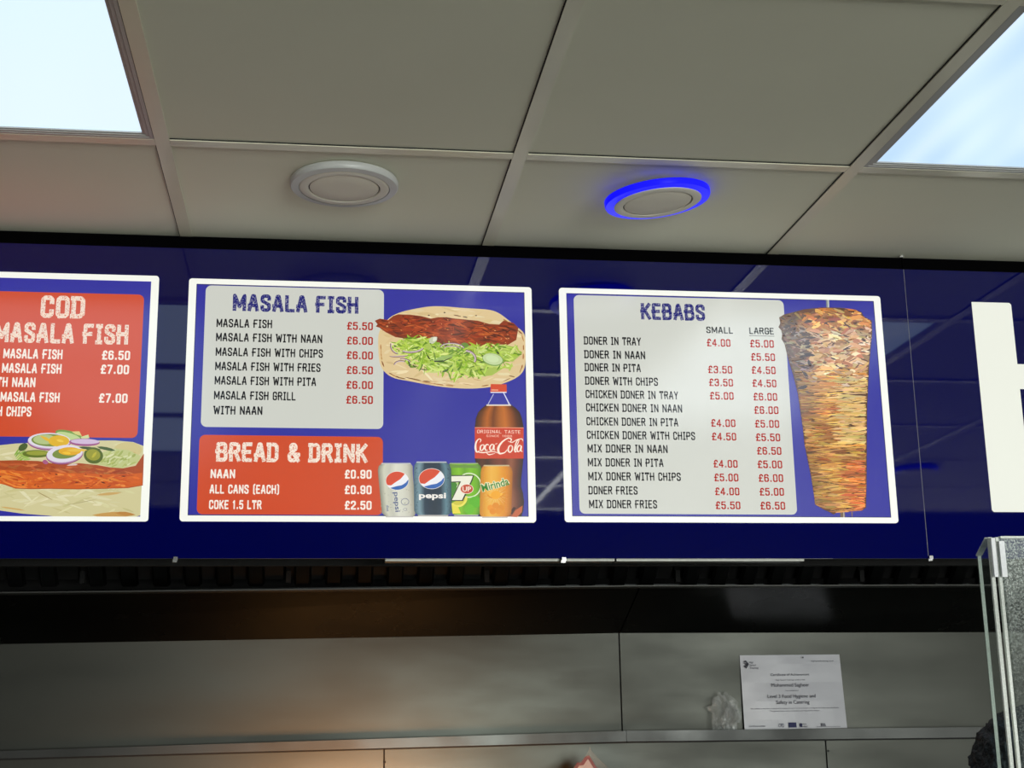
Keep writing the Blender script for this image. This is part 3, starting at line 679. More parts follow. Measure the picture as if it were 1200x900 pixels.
# ================================================================ BOARD 3 : KEBABS
b3, _ = board([(655.5, 338), (1030.5, 346.5), (661.5, 611), (1053.5, 613.5)], 'right backlit menu board listing kebabs with a tall picture of doner meat on a spit')
tp = tpanel(b3, [(672.2, 346), (918.3, 351.5), (679.2, 601.3), (934, 603.8)], PAP)
KX, KY, KS = 650, 330, 1200 / 280
text(tp, 'heading', 'KEBABS', 751.5, 374.5, 826.5, 20.5, BLUE_T, m=TITLE_BLUE, bold=2.0, gap_=.8)
text(tp, 'column_heading', 'SMALL', 827.8, 390.4, 859, 8, (30, 34, 30)); lg = text(tp, 'column_heading', 'LARGE', 878.2, 391.4, 907, 8, (30, 34, 30))
flat(tp, 'underline', [([(878, 393), (907.4, 393.7), (907.5, 394.3), (878, 393.6)], (60, 60, 56))], 4)
for s, x0, y, x1 in (('DONER IN TRAY', 148, 316, 434), ('DONER IN NAAN', 150, 385, 455), ('DONER IN PITA', 152, 450, 433), ('DONER WITH CHIPS', 154, 518, 519), ('CHICKEN DONER IN TRAY', 156, 585, 621),
                     ('CHICKEN DONER IN NAAN', 158, 652, 641), ('CHICKEN DONER IN PITA', 160, 722, 621), ('CHICKEN DONER WITH CHIPS', 162, 790, 706), ('MIX DONER IN NAAN', 165, 858, 568),
                     ('MIX DONER IN PITA', 167, 928, 547), ('MIX DONER WITH CHIPS', 169, 998, 634), ('DONER FRIES', 171, 1069, 417), ('MIX DONER FRIES', 173, 1138, 515)):
    text(tp, 'menu_line', s, KX + x0 / KS, KY + y / KS, KX + x1 / KS, 10, INK)
for s, x0, x1, y in (('£4.00', 764, 884, 325), ('£3.50', 770, 893, 460), ('£3.50', 775, 897, 525), ('£5.00', 779, 900, 592), ('£4.00', 785, 909, 729), ('£4.50', 789, 913, 797), ('£4.00', 797, 920, 934), ('£5.00', 801, 924, 1003), ('£4.00', 805, 929, 1073), ('£5.50', 808, 934, 1143),
                     ('£5.00', 981, 1102, 330), ('£5.50', 986, 1108, 397), ('£4.50', 989, 1111, 463), ('£4.50', 993, 1115, 529), ('£6.00', 998, 1119, 597), ('£6.00', 1002, 1125, 664), ('£5.00', 1006, 1129, 733), ('£5.50', 1010, 1134, 801),
                     ('£6.50', 1016, 1140, 869), ('£5.00', 1019, 1144, 937), ('£6.00', 1024, 1149, 1006), ('£5.00', 1029, 1153, 1075), ('£6.50', 1033, 1159, 1145)):
    text(tp, 'price', s, KX + x0 / KS, KY + y / KS, KX + x1 / KS, 9.2, RED)
up_ = [(20, 205), (60, 182), (130, 165), (200, 145), (340, 130), (480, 132), (590, 145), (640, 165), (660, 200), (718, 230), (722, 320), (712, 420), (700, 560), (692, 700), (686, 830)]
dn_ = [(638, 30), (636, 200), (635, 400), (634, 600), (630, 750), (600, 772), (550, 768), (500, 782), (440, 776), (400, 798), (370, 780), (340, 768), (270, 728), (262, 660), (240, 520), (215, 400), (195, 300), (185, 200), (165, 60)]
lf_ = [(160, 780), (125, 640), (100, 560), (75, 470), (60, 405), (38, 370), (42, 330), (34, 300), (14, 278), (28, 250)]
don = sc(up_, 6.43, 910, 340) + sc(dn_, 6, 910, 470) + sc(lf_, 6.43, 910, 340)
dp = flat(b3, 'doner_picture', [(don, (84, 50, 26))], 5)
flat(dp, 'spit_picture', [(sc([(372, 64), (396, 64), (398, 130), (376, 130)], 6.43, 910, 340), (130, 136, 134)), (sc([(384, 64), (394, 64), (396, 130), (386, 130)], 6.43, 910, 340), (190, 196, 190)),
                          (sc([(446, 776), (480, 776), (484, 838), (450, 838)], 6, 910, 470), (110, 90, 74)), (sc([(468, 776), (476, 776), (480, 838), (470, 838)], 6, 910, 470), (170, 160, 150)),
                          (sc([(524, 780), (536, 780), (534, 822), (528, 806)], 6, 910, 470), (120, 96, 90)), (sc([(400, 785), (412, 785), (404, 800)], 6, 910, 470), (110, 84, 70))], 4)
ms = []
def span(y):
    xs_ = [x_ for x_ in range(905, 1030) if inside((x_ + .5, y), don)]
    return (min(xs_), max(xs_)) if xs_ else None
y = 361.5
SP = {}
def meat(x_, y2, L, W, ang, colr):
    q = leaf(x_, y2, L, W, ang, .45)
    o_ = []
    for a, b in q:
        for _ in range(7):
            if inside((a, b), don): break
            a += (968 - a) * .08
        else: return
        o_.append((a, b))
    ms.append((o_, colr))
rr = random.Random(3)
for n_i in range(2600):
    y2 = rr.uniform(360, 603); k = int(y2)
    if k not in SP: SP[k] = span(k + .5)
    if not SP[k]: continue
    a, b = SP[k]; x_ = rr.uniform(a, b); u = (x_ - a) / max(1, b - a)
    top = max(0, min(1, (452 - y2) / 30))
    nz = noise.noise(Vector((x_ * .05, y2 * .12, 3)))
    if top > rr.random():
        L, W, ang = rr.uniform(6, 19), rr.uniform(2.2, 5), rr.gauss(.02, .38)
        base = rr.choice([(214, 178, 132), (226, 198, 156), (190, 142, 92), (170, 112, 62), (204, 160, 110)])
        if y2 < 385: base = rr.choice([(206, 138, 66), (192, 118, 52), (176, 104, 50), (216, 164, 96), (150, 92, 52)])
    else:
        L, W, ang = rr.uniform(9, 30), rr.uniform(1.0, 2.6), rr.gauss(0, .07)
        base = rr.choice([(208, 150, 66), (222, 170, 84), (190, 128, 52), (214, 160, 86), (176, 108, 44)])
        if u > .6 and y2 > 540: base = rr.choice([(206, 116, 52), (196, 100, 44), (218, 140, 72)])
        if 440 < y2 < 520 and u > .55: base = rr.choice([(222, 186, 120), (214, 172, 100)])
    s_ = .62 + .42 * min(1, u * 2.3) if top else .74 + .28 * min(1, u * 2.4)
    s_ *= 1 + .35 * nz
    col_ = tuple(max(0, min(250, v * s_ + rr.uniform(-12, 12))) for v in base)
    if top > .5 and u < .3: col_ = (col_[0] * .88, col_[1] * .9, col_[2] * 1.0)
    meat(x_, y2, L, W, ang, col_)
    if rr.random() < (.55 if top > .5 else .42):
        dc = rr.choice([(70, 40, 22), (96, 56, 28), (52, 34, 30), (120, 72, 34)])
        meat(x_ + rr.uniform(-6, 6), y2 + W * .5, L * rr.uniform(.5, 1.0), rr.uniform(.6, 1.5 if top > .5 else 1.0), ang + rr.uniform(-.15, .15), dc)
for i in range(70):
    x_ = rr.uniform(914, 950); y2 = rr.uniform(366, 460)
    meat(x_, y2, rr.uniform(5, 15), rr.uniform(1.5, 4), rr.gauss(.1, .5), rr.choice([(58, 42, 40), (72, 52, 46), (88, 62, 50)]))
flat(dp, 'meat_layers_picture', ms, 6)

# ================================================================ BOARD 1 : COD MASALA FISH (runs out of the frame)
_a = U(187, 323, YFACE); _b = U(173, 611, YFACE)
b1x = (_a.x + _b.x) / 2
t0 = U(187, 323.5, YFACE).z; t1 = U(173, 611, YFACE).z
M0 = thing('menu_board', (b1x - .35, YF, t1), 'left backlit menu board with orange cod masala fish panel, cut by the photo edge', 'menu board')
bw = .0145; X0, X1 = b1x - .69, b1x
v, f = ring_prism(rrect(X0, X1, t1, t0, .006), rrect(X0 + bw, X1 - bw, t1 + bw * .6, t0 - bw * .8, .0008), YFACE - .0008, YF - .0006); obj('frame', v, f, M_FR, M0, cols=(244, 245, 236))
v, f = box_vf(X0 + bw, X1 - bw, YFACE, YF - .0007, t1 + bw * .6, t0 - bw * .8); obj('printed_sheet', v, f, SHEET, M0, cols=(44, 44, 154))
tp = tpanel(M0, [(0, 341), (169, 345.6), (0, 511), (161, 513.8)], ORG, xmin=X0 + .03)
text(tp, 'heading', 'COD', 47, 372.3, 99, 26, (238, 218, 200), m=TITLE_WHITE, bold=2.0, gap_=.8)
text(tp, 'heading', 'MASALA FISH', -7, 401, 150, 23.5, (238, 218, 200), m=TITLE_WHITE, bold=2.0, gap_=.8)
for s, x0, y, x1 in (('MASALA FISH', 3.6, 419.8, 73), ('MASALA FISH', 2, 436.8, 71.8), ('MASALA FISH', .2, 470.6, 69.6), ('COD', -19, 419.8, -1), ('COD', -21, 436.8, -3), ('COD', -23, 470.8, -5), ('WITH NAAN', -18, 453, 41.2), ('WITH CHIPS', -23, 487.4, 36.4)):
    text(tp, 'menu_line', s, x0, y, x1, 11.2, WHITE_T, bold=1.75)
for s, x0, x1, y in (('£6.50', 119, 152.2, 421.4), ('£7.00', 117.4, 151, 438), ('£7.00', 115.4, 149.2, 471.8)):
    text(tp, 'price', s, x0, y, x1, 10.8, WHITE_T, bold=1.75)
NS, NX, NY = 6.667, 0, 500
nn = sc([(-420, 330), (-300, 200), (-120, 150), (0, 145), (120, 132), (400, 120), (780, 108), (900, 108), (1040, 120), (1120, 150), (1133, 200), (1118, 450), (1105, 690), (1030, 715), (850, 722), (560, 722), (380, 695), (180, 680), (0, 655), (-250, 560), (-400, 450)], NS, NX, NY)
n1 = flat(M0, 'naan_picture', [(nn, (208, 200, 150))] + spots(nn, 150, [(214, 208, 160), (200, 192, 138), (220, 214, 172)], (10, 30), (1.5, 4), .05, 5), 5)
tb = [(sc(ell(1000, 180, 110, 60), NS, NX, NY), (204, 190, 130)), (sc(leaf(880, 690, 320, 46, 0), NS, NX, NY), (198, 152, 84)), (sc(leaf(980, 680, 160, 30, .1), NS, NX, NY), (186, 132, 66)), (sc(leaf(850, 525, 200, 22, -.1), NS, NX, NY), (200, 164, 100)),
      (sc(leaf(350, 540, 150, 8, .5), NS, NX, NY), (168, 150, 100)), (sc(leaf(640, 590, 260, 6, -.2), NS, NX, NY), (176, 166, 120)), (sc(leaf(100, 640, 200, 12, .15), NS, NX, NY), (204, 164, 96)), (sc(leaf(1045, 208, 36, 16, 0), NS, NX, NY), (196, 160, 96))]
flat(n1, 'toasted_marks', tb, 6)
lw = sc([(740, 300), (800, 200), (900, 170), (1010, 185), (1100, 230), (1080, 280), (960, 325), (880, 320), (800, 300)], NS, NX, NY)
flat(n1, 'lettuce_picture', [(lw, (190, 196, 130))] + spots(lw, 40, [(206, 210, 156), (176, 184, 104), (160, 172, 90)], (5, 14), (1, 3), -.6, 6) + [(sc(leaf(130 + i * 9, 200 + (i % 5) * 14, 70, 14, -1.0 + i * .1), NS, NX, NY), jit((150, 180, 80), 20)) for i in range(12)], 6.5)
f1 = sc([(-350, 300), (-200, 275), (0, 265), (120, 262), (300, 268), (400, 285), (520, 292), (620, 285), (760, 300), (860, 318), (960, 325), (1060, 305), (1125, 210), (1116, 460), (1000, 480), (800, 486), (600, 490), (400, 486), (240, 488), (120, 484), (40, 455), (0, 445), (-200, 440), (-350, 400)], NS, NX, NY)
lo = sc([(-340, 345), (0, 335), (120, 345), (320, 352), (560, 362), (800, 372), (1000, 372), (1112, 360), (1112, 455), (1000, 474), (800, 480), (600, 484), (400, 480), (240, 482), (120, 478), (40, 450), (-300, 420)], NS, NX, NY)
fs = [(f1, (168, 72, 28))] + spots(f1, 150, [(182, 84, 34), (156, 62, 24), (198, 104, 48), (176, 104, 50)], (6, 22), (1, 3), .06, 10) + [(lo, (206, 92, 28))] + spots(lo, 170, [(218, 106, 36), (204, 86, 24), (226, 128, 50), (190, 78, 26)], (6, 24), (1.2, 3.4), .05, 8) + spots(lo, 18, [(120, 44, 20), (90, 34, 18)], (2, 6), (.8, 1.6), .05, 6)
flat(n1, 'fish_picture', fs, 7.5)
it = []
def onion(cx_, cy2, rx, ry, rt, t):
    it.append((sc(ell(cx_, cy2 + 8, rx, ry, 32, 0, 360, rt), NS, NX, NY), (142, 70, 116)))
    it.append((sc(ell(cx_, cy2 + 2, rx - 2, ry - 3, 32, 0, 360, rt), NS, NX, NY), (188, 150, 186)))
    it.append((sc(ell(cx_, cy2 - 4, rx - 4, ry - 6, 32, 0, 360, rt), NS, NX, NY), (222, 216, 226)))
    it.append((sc(ell(cx_ + 6, cy2 - 6, rx - t, ry - t * .72, 32, 0, 360, rt), NS, NX, NY), (120, 140, 60)))
it.append((sc(ell(540, 66, 110, 34, 28, 0, 360, .25), NS, NX, NY), (112, 152, 60))); it.append((sc(ell(535, 74, 96, 26, 28, 0, 360, .25), NS, NX, NY), (188, 208, 140)))
it.append((sc([(630, 80), (690, 62), (698, 90), (640, 96)], NS, NX, NY), (206, 214, 150))); it.append((sc([(560, 38), (620, 36), (640, 74), (590, 60)], NS, NX, NY), (214, 200, 120)))
it.append((sc(ell(180, 160, 40, 26, 20, 0, 360, -.6), NS, NX, NY), (72, 92, 40)))
onion(385, 112, 170, 66, .02, 24)
it += [(sc(ell(350, 100, 90, 38), NS, NX, NY), (178, 194, 130)), (sc(ell(460, 112, 82, 44), NS, NX, NY), (222, 176, 28)), (sc(leaf(360, 96, 110, 22, .5), NS, NX, NY), (226, 180, 40)), (sc(leaf(470, 110, 60, 20, .2), NS, NX, NY), (238, 200, 70))]
it += [(sc(ell(660, 122, 120, 30, 28, 0, 360, .02), NS, NX, NY), (158, 84, 134)), (sc(ell(665, 116, 112, 20, 28, 0, 360, .02), NS, NX, NY), (208, 184, 212))]
it += [(sc(ell(285, 212, 110, 30), NS, NX, NY), (96, 112, 30)), (sc(ell(290, 206, 84, 18), NS, NX, NY), (150, 156, 52)), (sc(leaf(830, 172, 150, 24, .2), NS, NX, NY), (70, 92, 44)), (sc(leaf(700, 168, 180, 20, .1), NS, NX, NY), (60, 78, 40))]
it += [(sc(ell(730, 225, 76, 64, 28, 0, 360, .2), NS, NX, NY), (84, 100, 26)), (sc(ell(728, 220, 56, 44, 28, 0, 360, .2), NS, NX, NY), (150, 150, 40)), (sc(leaf(735, 220, 60, 22, -.9), NS, NX, NY), (186, 176, 50))]
onion(505, 214, 145, 72, -.12, 42)
it += [(sc(ell(545, 192, 88, 32), NS, NX, NY), (224, 168, 26)), (sc(leaf(600, 184, 170, 22, .0), NS, NX, NY), (228, 186, 60)), (sc(leaf(520, 205, 70, 20, .1), NS, NX, NY), (240, 194, 48)), (sc(leaf(565, 298, 90, 14, -.1), NS, NX, NY), (214, 196, 190)), (sc(leaf(355, 276, 50, 34, .2), NS, NX, NY), (168, 90, 128))]
seg = [(0, 4, 'cucumber_picture'), (4, 5, 'chilli_picture'), (5, 9, 'onion_picture'), (9, 13, 'egg_yolk_picture'), (13, 15, 'onion_picture'), (15, 17, 'chilli_picture'), (17, 19, 'chilli_picture'), (19, 22, 'chilli_picture'), (22, 26, 'onion_picture'), (26, 29, 'egg_yolk_picture'), (29, 31, 'onion_picture')]
for k_, (a_, b_, nm) in enumerate(seg): flat(n1, nm, it[a_:b_], 9 + k_ * .6)

# ================================================================ CEILING LIGHTS
def em_mat(name, colr, st=1., noise_amt=0):
    m = bpy.data.materials.new(name); m.use_nodes = True; n = m.node_tree; b = n.nodes['Principled BSDF']
    b.inputs['Base Color'].default_value = (.02, .02, .05, 1); b.inputs['Roughness'].default_value = .3
    b.inputs['Emission Color'].default_value = (*colr, 1); b.inputs['Emission Strength'].default_value = st
    if noise_amt:
        tc = n.nodes.new('ShaderNodeTexCoord'); mp = n.nodes.new('ShaderNodeMapping'); mp.inputs['Scale'].default_value = (7, .7, 1); mp.inputs['Rotation'].default_value = (0, 0, -.1)
        nz = n.nodes.new('ShaderNodeTexNoise'); nz.inputs['Scale'].default_value = 1.2; nz.inputs['Detail'].default_value = 1
        mr = n.nodes.new('ShaderNodeMapRange'); mr.inputs[1].default_value = .35; mr.inputs[2].default_value = .65
        mx = n.nodes.new('ShaderNodeMix'); mx.data_type = 'RGBA'
        mx.inputs[6].default_value = (colr[0] * .5, colr[1] * .66, colr[2] * .88, 1); mx.inputs[7].default_value = (colr[0] * 1.0, colr[1] * .98, colr[2], 1)
        n.links.new(tc.outputs['Object'], mp.inputs[0]); n.links.new(mp.outputs[0], nz.inputs['Vector']); n.links.new(nz.outputs['Fac'], mr.inputs[0])
        n.links.new(mr.outputs[0], mx.inputs[0]); n.links.new(mx.outputs[2], b.inputs['Emission Color'])
    return m
M_dif = em_mat('light_diffuser', PANEL_L)
M_dif2 = em_mat('light_diffuser_bluish', PANEL_L, 1, 1)
M_lf = mat('light_frame_enamel', (176, 176, 172), .4)
def panel_light(i, j, label, group=None, md=M_dif):
    x0 = XG0 + .6 * i + BW + .001; y1 = YG - .6 * j - BW - .001; x1 = x0 + .6 - 2 * BW - .002; y0 = y1 - .6 + 2 * BW + .002
    t = thing('ceiling_light', ((x0 + x1) / 2, (y0 + y1) / 2, ZC), label, 'ceiling light', group)
    parts = []
    for k, (a, b, h) in enumerate(((0, .006, -.001), (.0065, .012, .0), (.0125, .017, .0015))):
        parts += [box_vf(x0 + a, x1 - a, y0 + a, y0 + b, ZC + h, ZC + .014), box_vf(x0 + a, x1 - a, y1 - b, y1 - a, ZC + h, ZC + .014),
                  box_vf(x0 + a, x0 + b, y0 + b, y1 - b, ZC + h, ZC + .014), box_vf(x1 - b, x1 - a, y0 + b, y1 - b, ZC + h, ZC + .014)]
    obj('light_frame', *merge(parts), M_lf, t)
    box('diffuser', x0 + .017, x1 - .017, y0 + .017, y1 - .017, ZC + .004, ZC + .010, md, t)
panel_light(-1, 0, 'square glowing ceiling light panel at the upper left, beside a beige tile')
panel_light(2, 0, 'square bluish ceiling light panel at the upper right corner', md=M_dif2)
REFL = {(-1, 1): 'second ceiling light panel in the left row, reflected between left and middle boards',
        (-1, 2): 'third ceiling light panel in the left row, lowest pale reflection beside left board',
        (2, 1): 'second ceiling light panel in the right row, reflected beside the kebab board'}
for (i, j) in sorted(lights):
    if (i, j) in ((-1, 0), (2, 0)): continue
    if (i, j) in REFL: panel_light(i, j, REFL[i, j], md=M_dif2 if i == 2 else M_dif)
    else: panel_light(i, j, 'square ceiling light panel in an outer part of the ceiling, outside the photo', 'ceiling lights outside the photo')

def lathe(prof, n=64):
    V, Fc = [], []
    for r, z in prof:
        for k in range(n): V.append((r * math.cos(2 * math.pi * k / n), r * math.sin(2 * math.pi * k / n), z))
    for i in range(len(prof) - 1):
        for k in range(n):
            k2 = (k + 1) % n; Fc.append((i * n + k, i * n + k2, (i + 1) * n + k2, (i + 1) * n + k))
    return V, Fc
M_ringoff = mat('frosted_ring_unlit', (190, 192, 190), .35)
M_bez = mat('downlight_white', (214, 210, 196), .45)
M_ringon = em_mat('blue_led_ring', (.001, .0, 1.0), 1.1)
M_ringon.node_tree.nodes['Principled BSDF'].inputs['IOR'].default_value = 1.12
MATS['x'] = M_ringon
M_lens = mat('downlight_lens', (218, 213, 196), .5)
M_groove = mat('downlight_groove', (70, 66, 58), .7)
def downlight(p, R0, tilt, lit, label, group=None):
    t = bpy.data.objects.new('downlight', None); C.objects.link(t); t.location = p; t.rotation_euler = tilt
    t['label'] = label; t['category'] = 'ceiling light'
    if group: t['group'] = group
    def part(name, prof, m, par=None):
        V, Fc = lathe(prof); o = obj(name, V, Fc, m, None, smooth=True); o.parent = t
        e = o.modifiers.new('split', 'EDGE_SPLIT'); e.split_angle = math.radians(40); return o
    k = R0
    if lit: part('light_ring', [(k * .80, 0), (k, 0), (k, -.008), (k * .985, -.011), (k * .80, -.0125), (k * .80, -.002)], M_ringon)
    else: part('light_ring', [(k * .985, .0), (k, -.003), (k, -.010), (k * .975, -.013), (k * .84, -.0145), (k * .835, -.013), (k * .83, -.003)], M_ringoff)
    part('bezel', [(k * .835, -.002), (k * .828, -.0135), (k * .79, -.0155), (k * .665, -.0145), (k * .655, -.0105)], M_bez)
    part('groove', [(k * .665, -.0118), (k * .63, -.0118)], M_groove)
    part('lens', [(k * .638, -.009), (k * .636, -.0132), (k * .60, -.0145), (k * .3, -.0152), (0.0001, -.0155)], M_lens)
    part('housing', [(k * .98, .0), (k * .5, .0), (0.0001, .0)], M_bez)
    return t
c1 = UZ(403.5, 220, ZC - .012)
R1 = (UZ(467, 220, ZC - .012) - UZ(340, 220, ZC - .012)).length / 2
downlight((c1.x, c1.y, ZC), R1, (0, 0, 0), False, 'round white unlit downlight in the beige tile left of centre')
c2_ = UZ(770, 236, ZC - .02)
R2 = (UZ(832, 236, ZC - .02) - UZ(708.5, 236, ZC - .02)).length / 2
dl = downlight((c2_.x, c2_.y, ZC - .010), R2, (math.radians(1.5), math.radians(-5.5), 0), True, 'round downlight with glowing blue ring, hanging slightly crooked from its tile')
M_clip = mat('bent_spring_clip', (150, 148, 140), .4, 0)
q = UZ(781, 213, ZC - .004)
obj('spring_clip', *merge([box_vf(q.x - .006, q.x - .002, q.y - .008, q.y + .006, ZC - .014, ZC), box_vf(q.x - .004, q.x + .016, q.y + .002, q.y + .006, ZC - .008, ZC - .002),
                     ([(q.x, q.y - .01, ZC - .012), (q.x + .004, q.y - .01, ZC - .014), (q.x + .020, q.y + .008, ZC - .002), (q.x + .015, q.y + .009, ZC - .001)], [(0, 1, 2, 3)])]), M_clip, dl).matrix_parent_inverse = (Matrix.Translation(dl.location) @ dl.rotation_euler.to_matrix().to_4x4()).inverted()
downlight((2.28, .30, ZC - .003), .085, (0, 0, 0), True, 'round blue ring downlight nearer the shop front, seen only as a faint reflection', None)

# ================================================================ CERTIFICATE, BAGS
YC = YW - .016
ct = U(867.5, 768, YC); cb = U(873, 852, YC); crt = U(985.5, 768.5, YC); crb = U(994, 852, YC)
cx0 = (ct.x + cb.x) / 2; cw = ((crt.x - ct.x) + (crb.x - cb.x)) / 2; ch = ct.z - zs
cert = thing('certificate', (cx0 + cw / 2, YC, zs), 'white laminated food hygiene certificate leaning against the steel wall on the ledge', 'certificate')
M_pap = mat('laminated_paper', (180, 180, 186), .3, bump=.15, bscale=14, bdist=.004, vary=.03, vscale=8)
N = 8; V, Fc = [], []
for j in range(N + 1):
    for i in range(N + 1):
        u, v2 = i / N, j / N
        yy = YC + .010 * v2 - .0015 * math.sin(u * 3.1) * (1 - v2) - .001 * noise.noise(Vector((u * 4, v2 * 4, 1)))
        V.append((cx0 + cw * u + (v2 * -.004 * u), yy, zs + .0005 + ch * v2))
for j in range(N):
    for i in range(N): a = j * (N + 1) + i; Fc.append((a, a + 1, a + N + 2, a + N + 1))
pp = obj('paper_sheet', V, Fc, M_pap, cert)
so = pp.modifiers.new('thick', 'SOLIDIFY'); so.thickness = .0008
M_inkc = plain_print('certificate_ink', (44, 44, 58)); M_navy = plain_print('certificate_navy_ink', (34, 38, 84))
def cy_at(v2): return YC + .010 * v2 - .0052
def cline(s, u0, u1, vb, hh, m=M_inkc, name='print_line'):
    Yp = cy_at(vb) 
    o = Vector((cx0 + cw * u0, 0, zs + ch * vb))
    return bfont(s, name, cert, o, (1, 0), (0, 1), cw * (u1 - u0), ch * hh, None, Yp, m=m, cols=False)
# sheet coordinates: u across, v from bottom to top
def uv(px, py): return (px - 60) / 1030, 1 - (py - 65) / 715
cline('Certificate of Achievement', .285, .665, 1 - (268 - 65) / 715, .034)
cline('High Speed Training certifies that', .33, .62, 1 - (318 - 65) / 715, .024)
cline('Mohammed Sagheer', .285, .655, 1 - (384 - 65) / 715, .062)
cline('has completed', .42, .545, 1 - (420 - 65) / 715, .022)
cline('Level 3 Food Hygiene and', .24, .71, 1 - (492 - 65) / 715, .062)
cline('Safety in Catering', .32, .645, 1 - (550 - 65) / 715, .062)
cline('This certificate is awarded on completion of a course and end of course assessment covering the food safety topics listed below', .065, .93, 1 - (590 - 65) / 715, .02)
cline('The approved course content and duration were independently reviewed', .255, .735, 1 - (615 - 65) / 715, .02)
cline('highspeedtraining.co.uk', .695, .92, 1 - (138 - 65) / 715, .026)
cline('Certificate number', .04, .2, .035, .024); cline('CPD', .325, .38, .025, .05, M_navy); cline('Member', .53, .61, .02, .026)
cline('Institute', .53, .60, .055, .022)
for k, s in enumerate(('High', 'Speed', 'Training')): cline(s, .085, .085 + (.04, .06, .085)[k], .905 - k * .038 - .02, .032)
def cquads(name, polys, m):
    V, Fc = [], []
    for pl in polys:
        n = len(V); V += [(cx0 + cw * u, cy_at(v2) , zs + ch * v2) for u, v2 in pl]; Fc.append(tuple(range(n, n + len(pl))))
    return obj(name, V, Fc, m, cert)
lx, lv = .045, .875
cq = []
for k in range(2):
    o_ = k * .016
    cq += [[(lx - .012 + o_ - .006, lv + .02), (lx - .012 + o_ + .004, lv + .02), (lx + .012 + o_ + .004, lv), (lx + .012 + o_ - .006, lv)], [(lx + .012 + o_ - .006, lv), (lx + .012 + o_ + .004, lv), (lx - .006 + o_ + .004, lv - .04), (lx - .006 + o_ - .006, lv - .04)]]
cq += [[(lx - .016, lv + .036), (lx + .004, lv + .058), (lx + .012, lv + .05), (lx - .008, lv + .026)], [(lx + .004, lv + .058), (lx + .034, lv + .01), (lx + .028, lv), (lx + .0, lv + .046)], [(lx + .034, lv + .01), (lx + .008, lv - .056), (lx + .002, lv - .044), (lx + .026, lv + .006)], [(lx - .016, lv - .02), (lx + .008, lv - .056), (lx + .004, lv - .04), (lx - .01, lv - .008)]]
cquads('logo_mark', cq, M_inkc)
cquads('navy_badge', [[(.425, .02), (.5, .02), (.5, .088), (.425, .088)]], M_navy)
cquads('round_badge', [[(.545 + .014 * math.cos(a / 10 * 6.283), .05 + .028 * math.sin(a / 10 * 6.283)) for a in range(10)]], M_navy)
cquads('ruled_line', [[(.70, .022), (.93, .022), (.93, .028), (.70, .028)], [(.74, .03), (.79, .03), (.78, .07), (.745, .072)]], plain_print('certificate_grey_ink', (110, 110, 118)))
cquads('pin_hole', [[(.61, .955), (.622, .955), (.622, .975), (.61, .975)]], M_inkc)

def film_mat(name, alpha, colr=(205, 210, 208), rough=.18):
    m = bpy.data.materials.new(name); m.use_nodes = True; n = m.node_tree; b = n.nodes['Principled BSDF']; out = n.nodes['Material Output']
    b.inputs['Base Color'].default_value = (*lin(colr), 1); b.inputs['Roughness'].default_value = rough; b.inputs['Specular IOR Level'].default_value = 1
    tr = n.nodes.new('ShaderNodeBsdfTransparent'); mx = n.nodes.new('ShaderNodeMixShader'); lw = n.nodes.new('ShaderNodeLayerWeight'); lw.inputs[0].default_value = .35
    mr = n.nodes.new('ShaderNodeMapRange'); mr.inputs[3].default_value = alpha * .5; mr.inputs[4].default_value = min(1, alpha * 2.4)
    n.links.new(lw.outputs['Facing'], mr.inputs[0]); n.links.new(mr.outputs[0], mx.inputs[0]); n.links.new(tr.outputs[0], mx.inputs[1]); n.links.new(b.outputs[0], mx.inputs[2]); n.links.new(mx.outputs[0], out.inputs[0])
    return m
M_film = film_mat('clear_film', .22)
def crumple(name, c_, rx, ry, rz, par, seed, m, amp=.35, top=None):
    bm = bmesh.new(); bmesh.ops.create_icosphere(bm, subdivisions=4, radius=1)
    for v in bm.verts:
        d = v.co.normalized()
        k = 1 + amp * noise.noise(d * 2.3 + Vector((seed, 0, 0))) - amp * .7 * abs(noise.noise(d * 5 + Vector((0, seed, 0))))
        p = d * k
        if top and p.z > 0: s_ = max(.08, 1 - p.z * top); p.x *= s_; p.y *= s_
        v.co = Vector((c_[0] + p.x * rx, c_[1] + p.y * ry, c_[2] + p.z * rz))
    return bmobj(name, bm, m, par)
q = U(849, 853, YW - .03)
bag = thing('plastic_bag', (q.x, YW - .03, zs), 'crumpled clear plastic bag on the ledge just left of the certificate', 'plastic bag')
bagm = crumple('bag_film', (q.x + .002, YW - .03, zs + .047), .043, .02, .052, bag, 4, M_film, .5)
q = U(857, 835, YW - .03); crumple('inner_fold', (q.x, YW - .03, zs + .035), .024, .012, .034, bag, 9, M_film, .6)
q = U(688, 905, 3.80)
zt2 = U(687, 877, 3.80).z
bg2 = thing('sweet_bag', (q.x, 3.80, zt2 - .17), 'peaked clear plastic bag with a red and white card, at the bottom edge', 'plastic bag')
crumple('bag_film', (q.x + .01, 3.80, zt2 - .085), .085, .035, .085, bg2, 2, film_mat('clear_film_bag', .16), .16, top=.95)
V, Fc = prism([(q.x - .066, zt2 - .17), (q.x + .07, zt2 - .17), (q.x + .048, zt2 - .060), (q.x + .026, zt2 - .048), (q.x + .008, zt2 - .018), (q.x - .004, zt2 - .022), (q.x - .014, zt2 - .036), (q.x - .024, zt2 - .036), (q.x - .040, zt2 - .056)], 3.806, 3.807)
obj('red_card', V, Fc, mat('dark_red_card', (120, 14, 26), .5), bg2)
V, Fc = prism([(q.x - .058, zt2 - .17), (q.x + .06, zt2 - .17), (q.x + .034, zt2 - .06), (q.x + .018, zt2 - .050), (q.x + .004, zt2 - .027), (q.x - .008, zt2 - .043), (q.x - .020, zt2 - .044), (q.x - .034, zt2 - .064)], 3.8035, 3.806)
obj('white_card', V, Fc, mat('pale_pink_card', (190, 176, 182), .5), bg2)

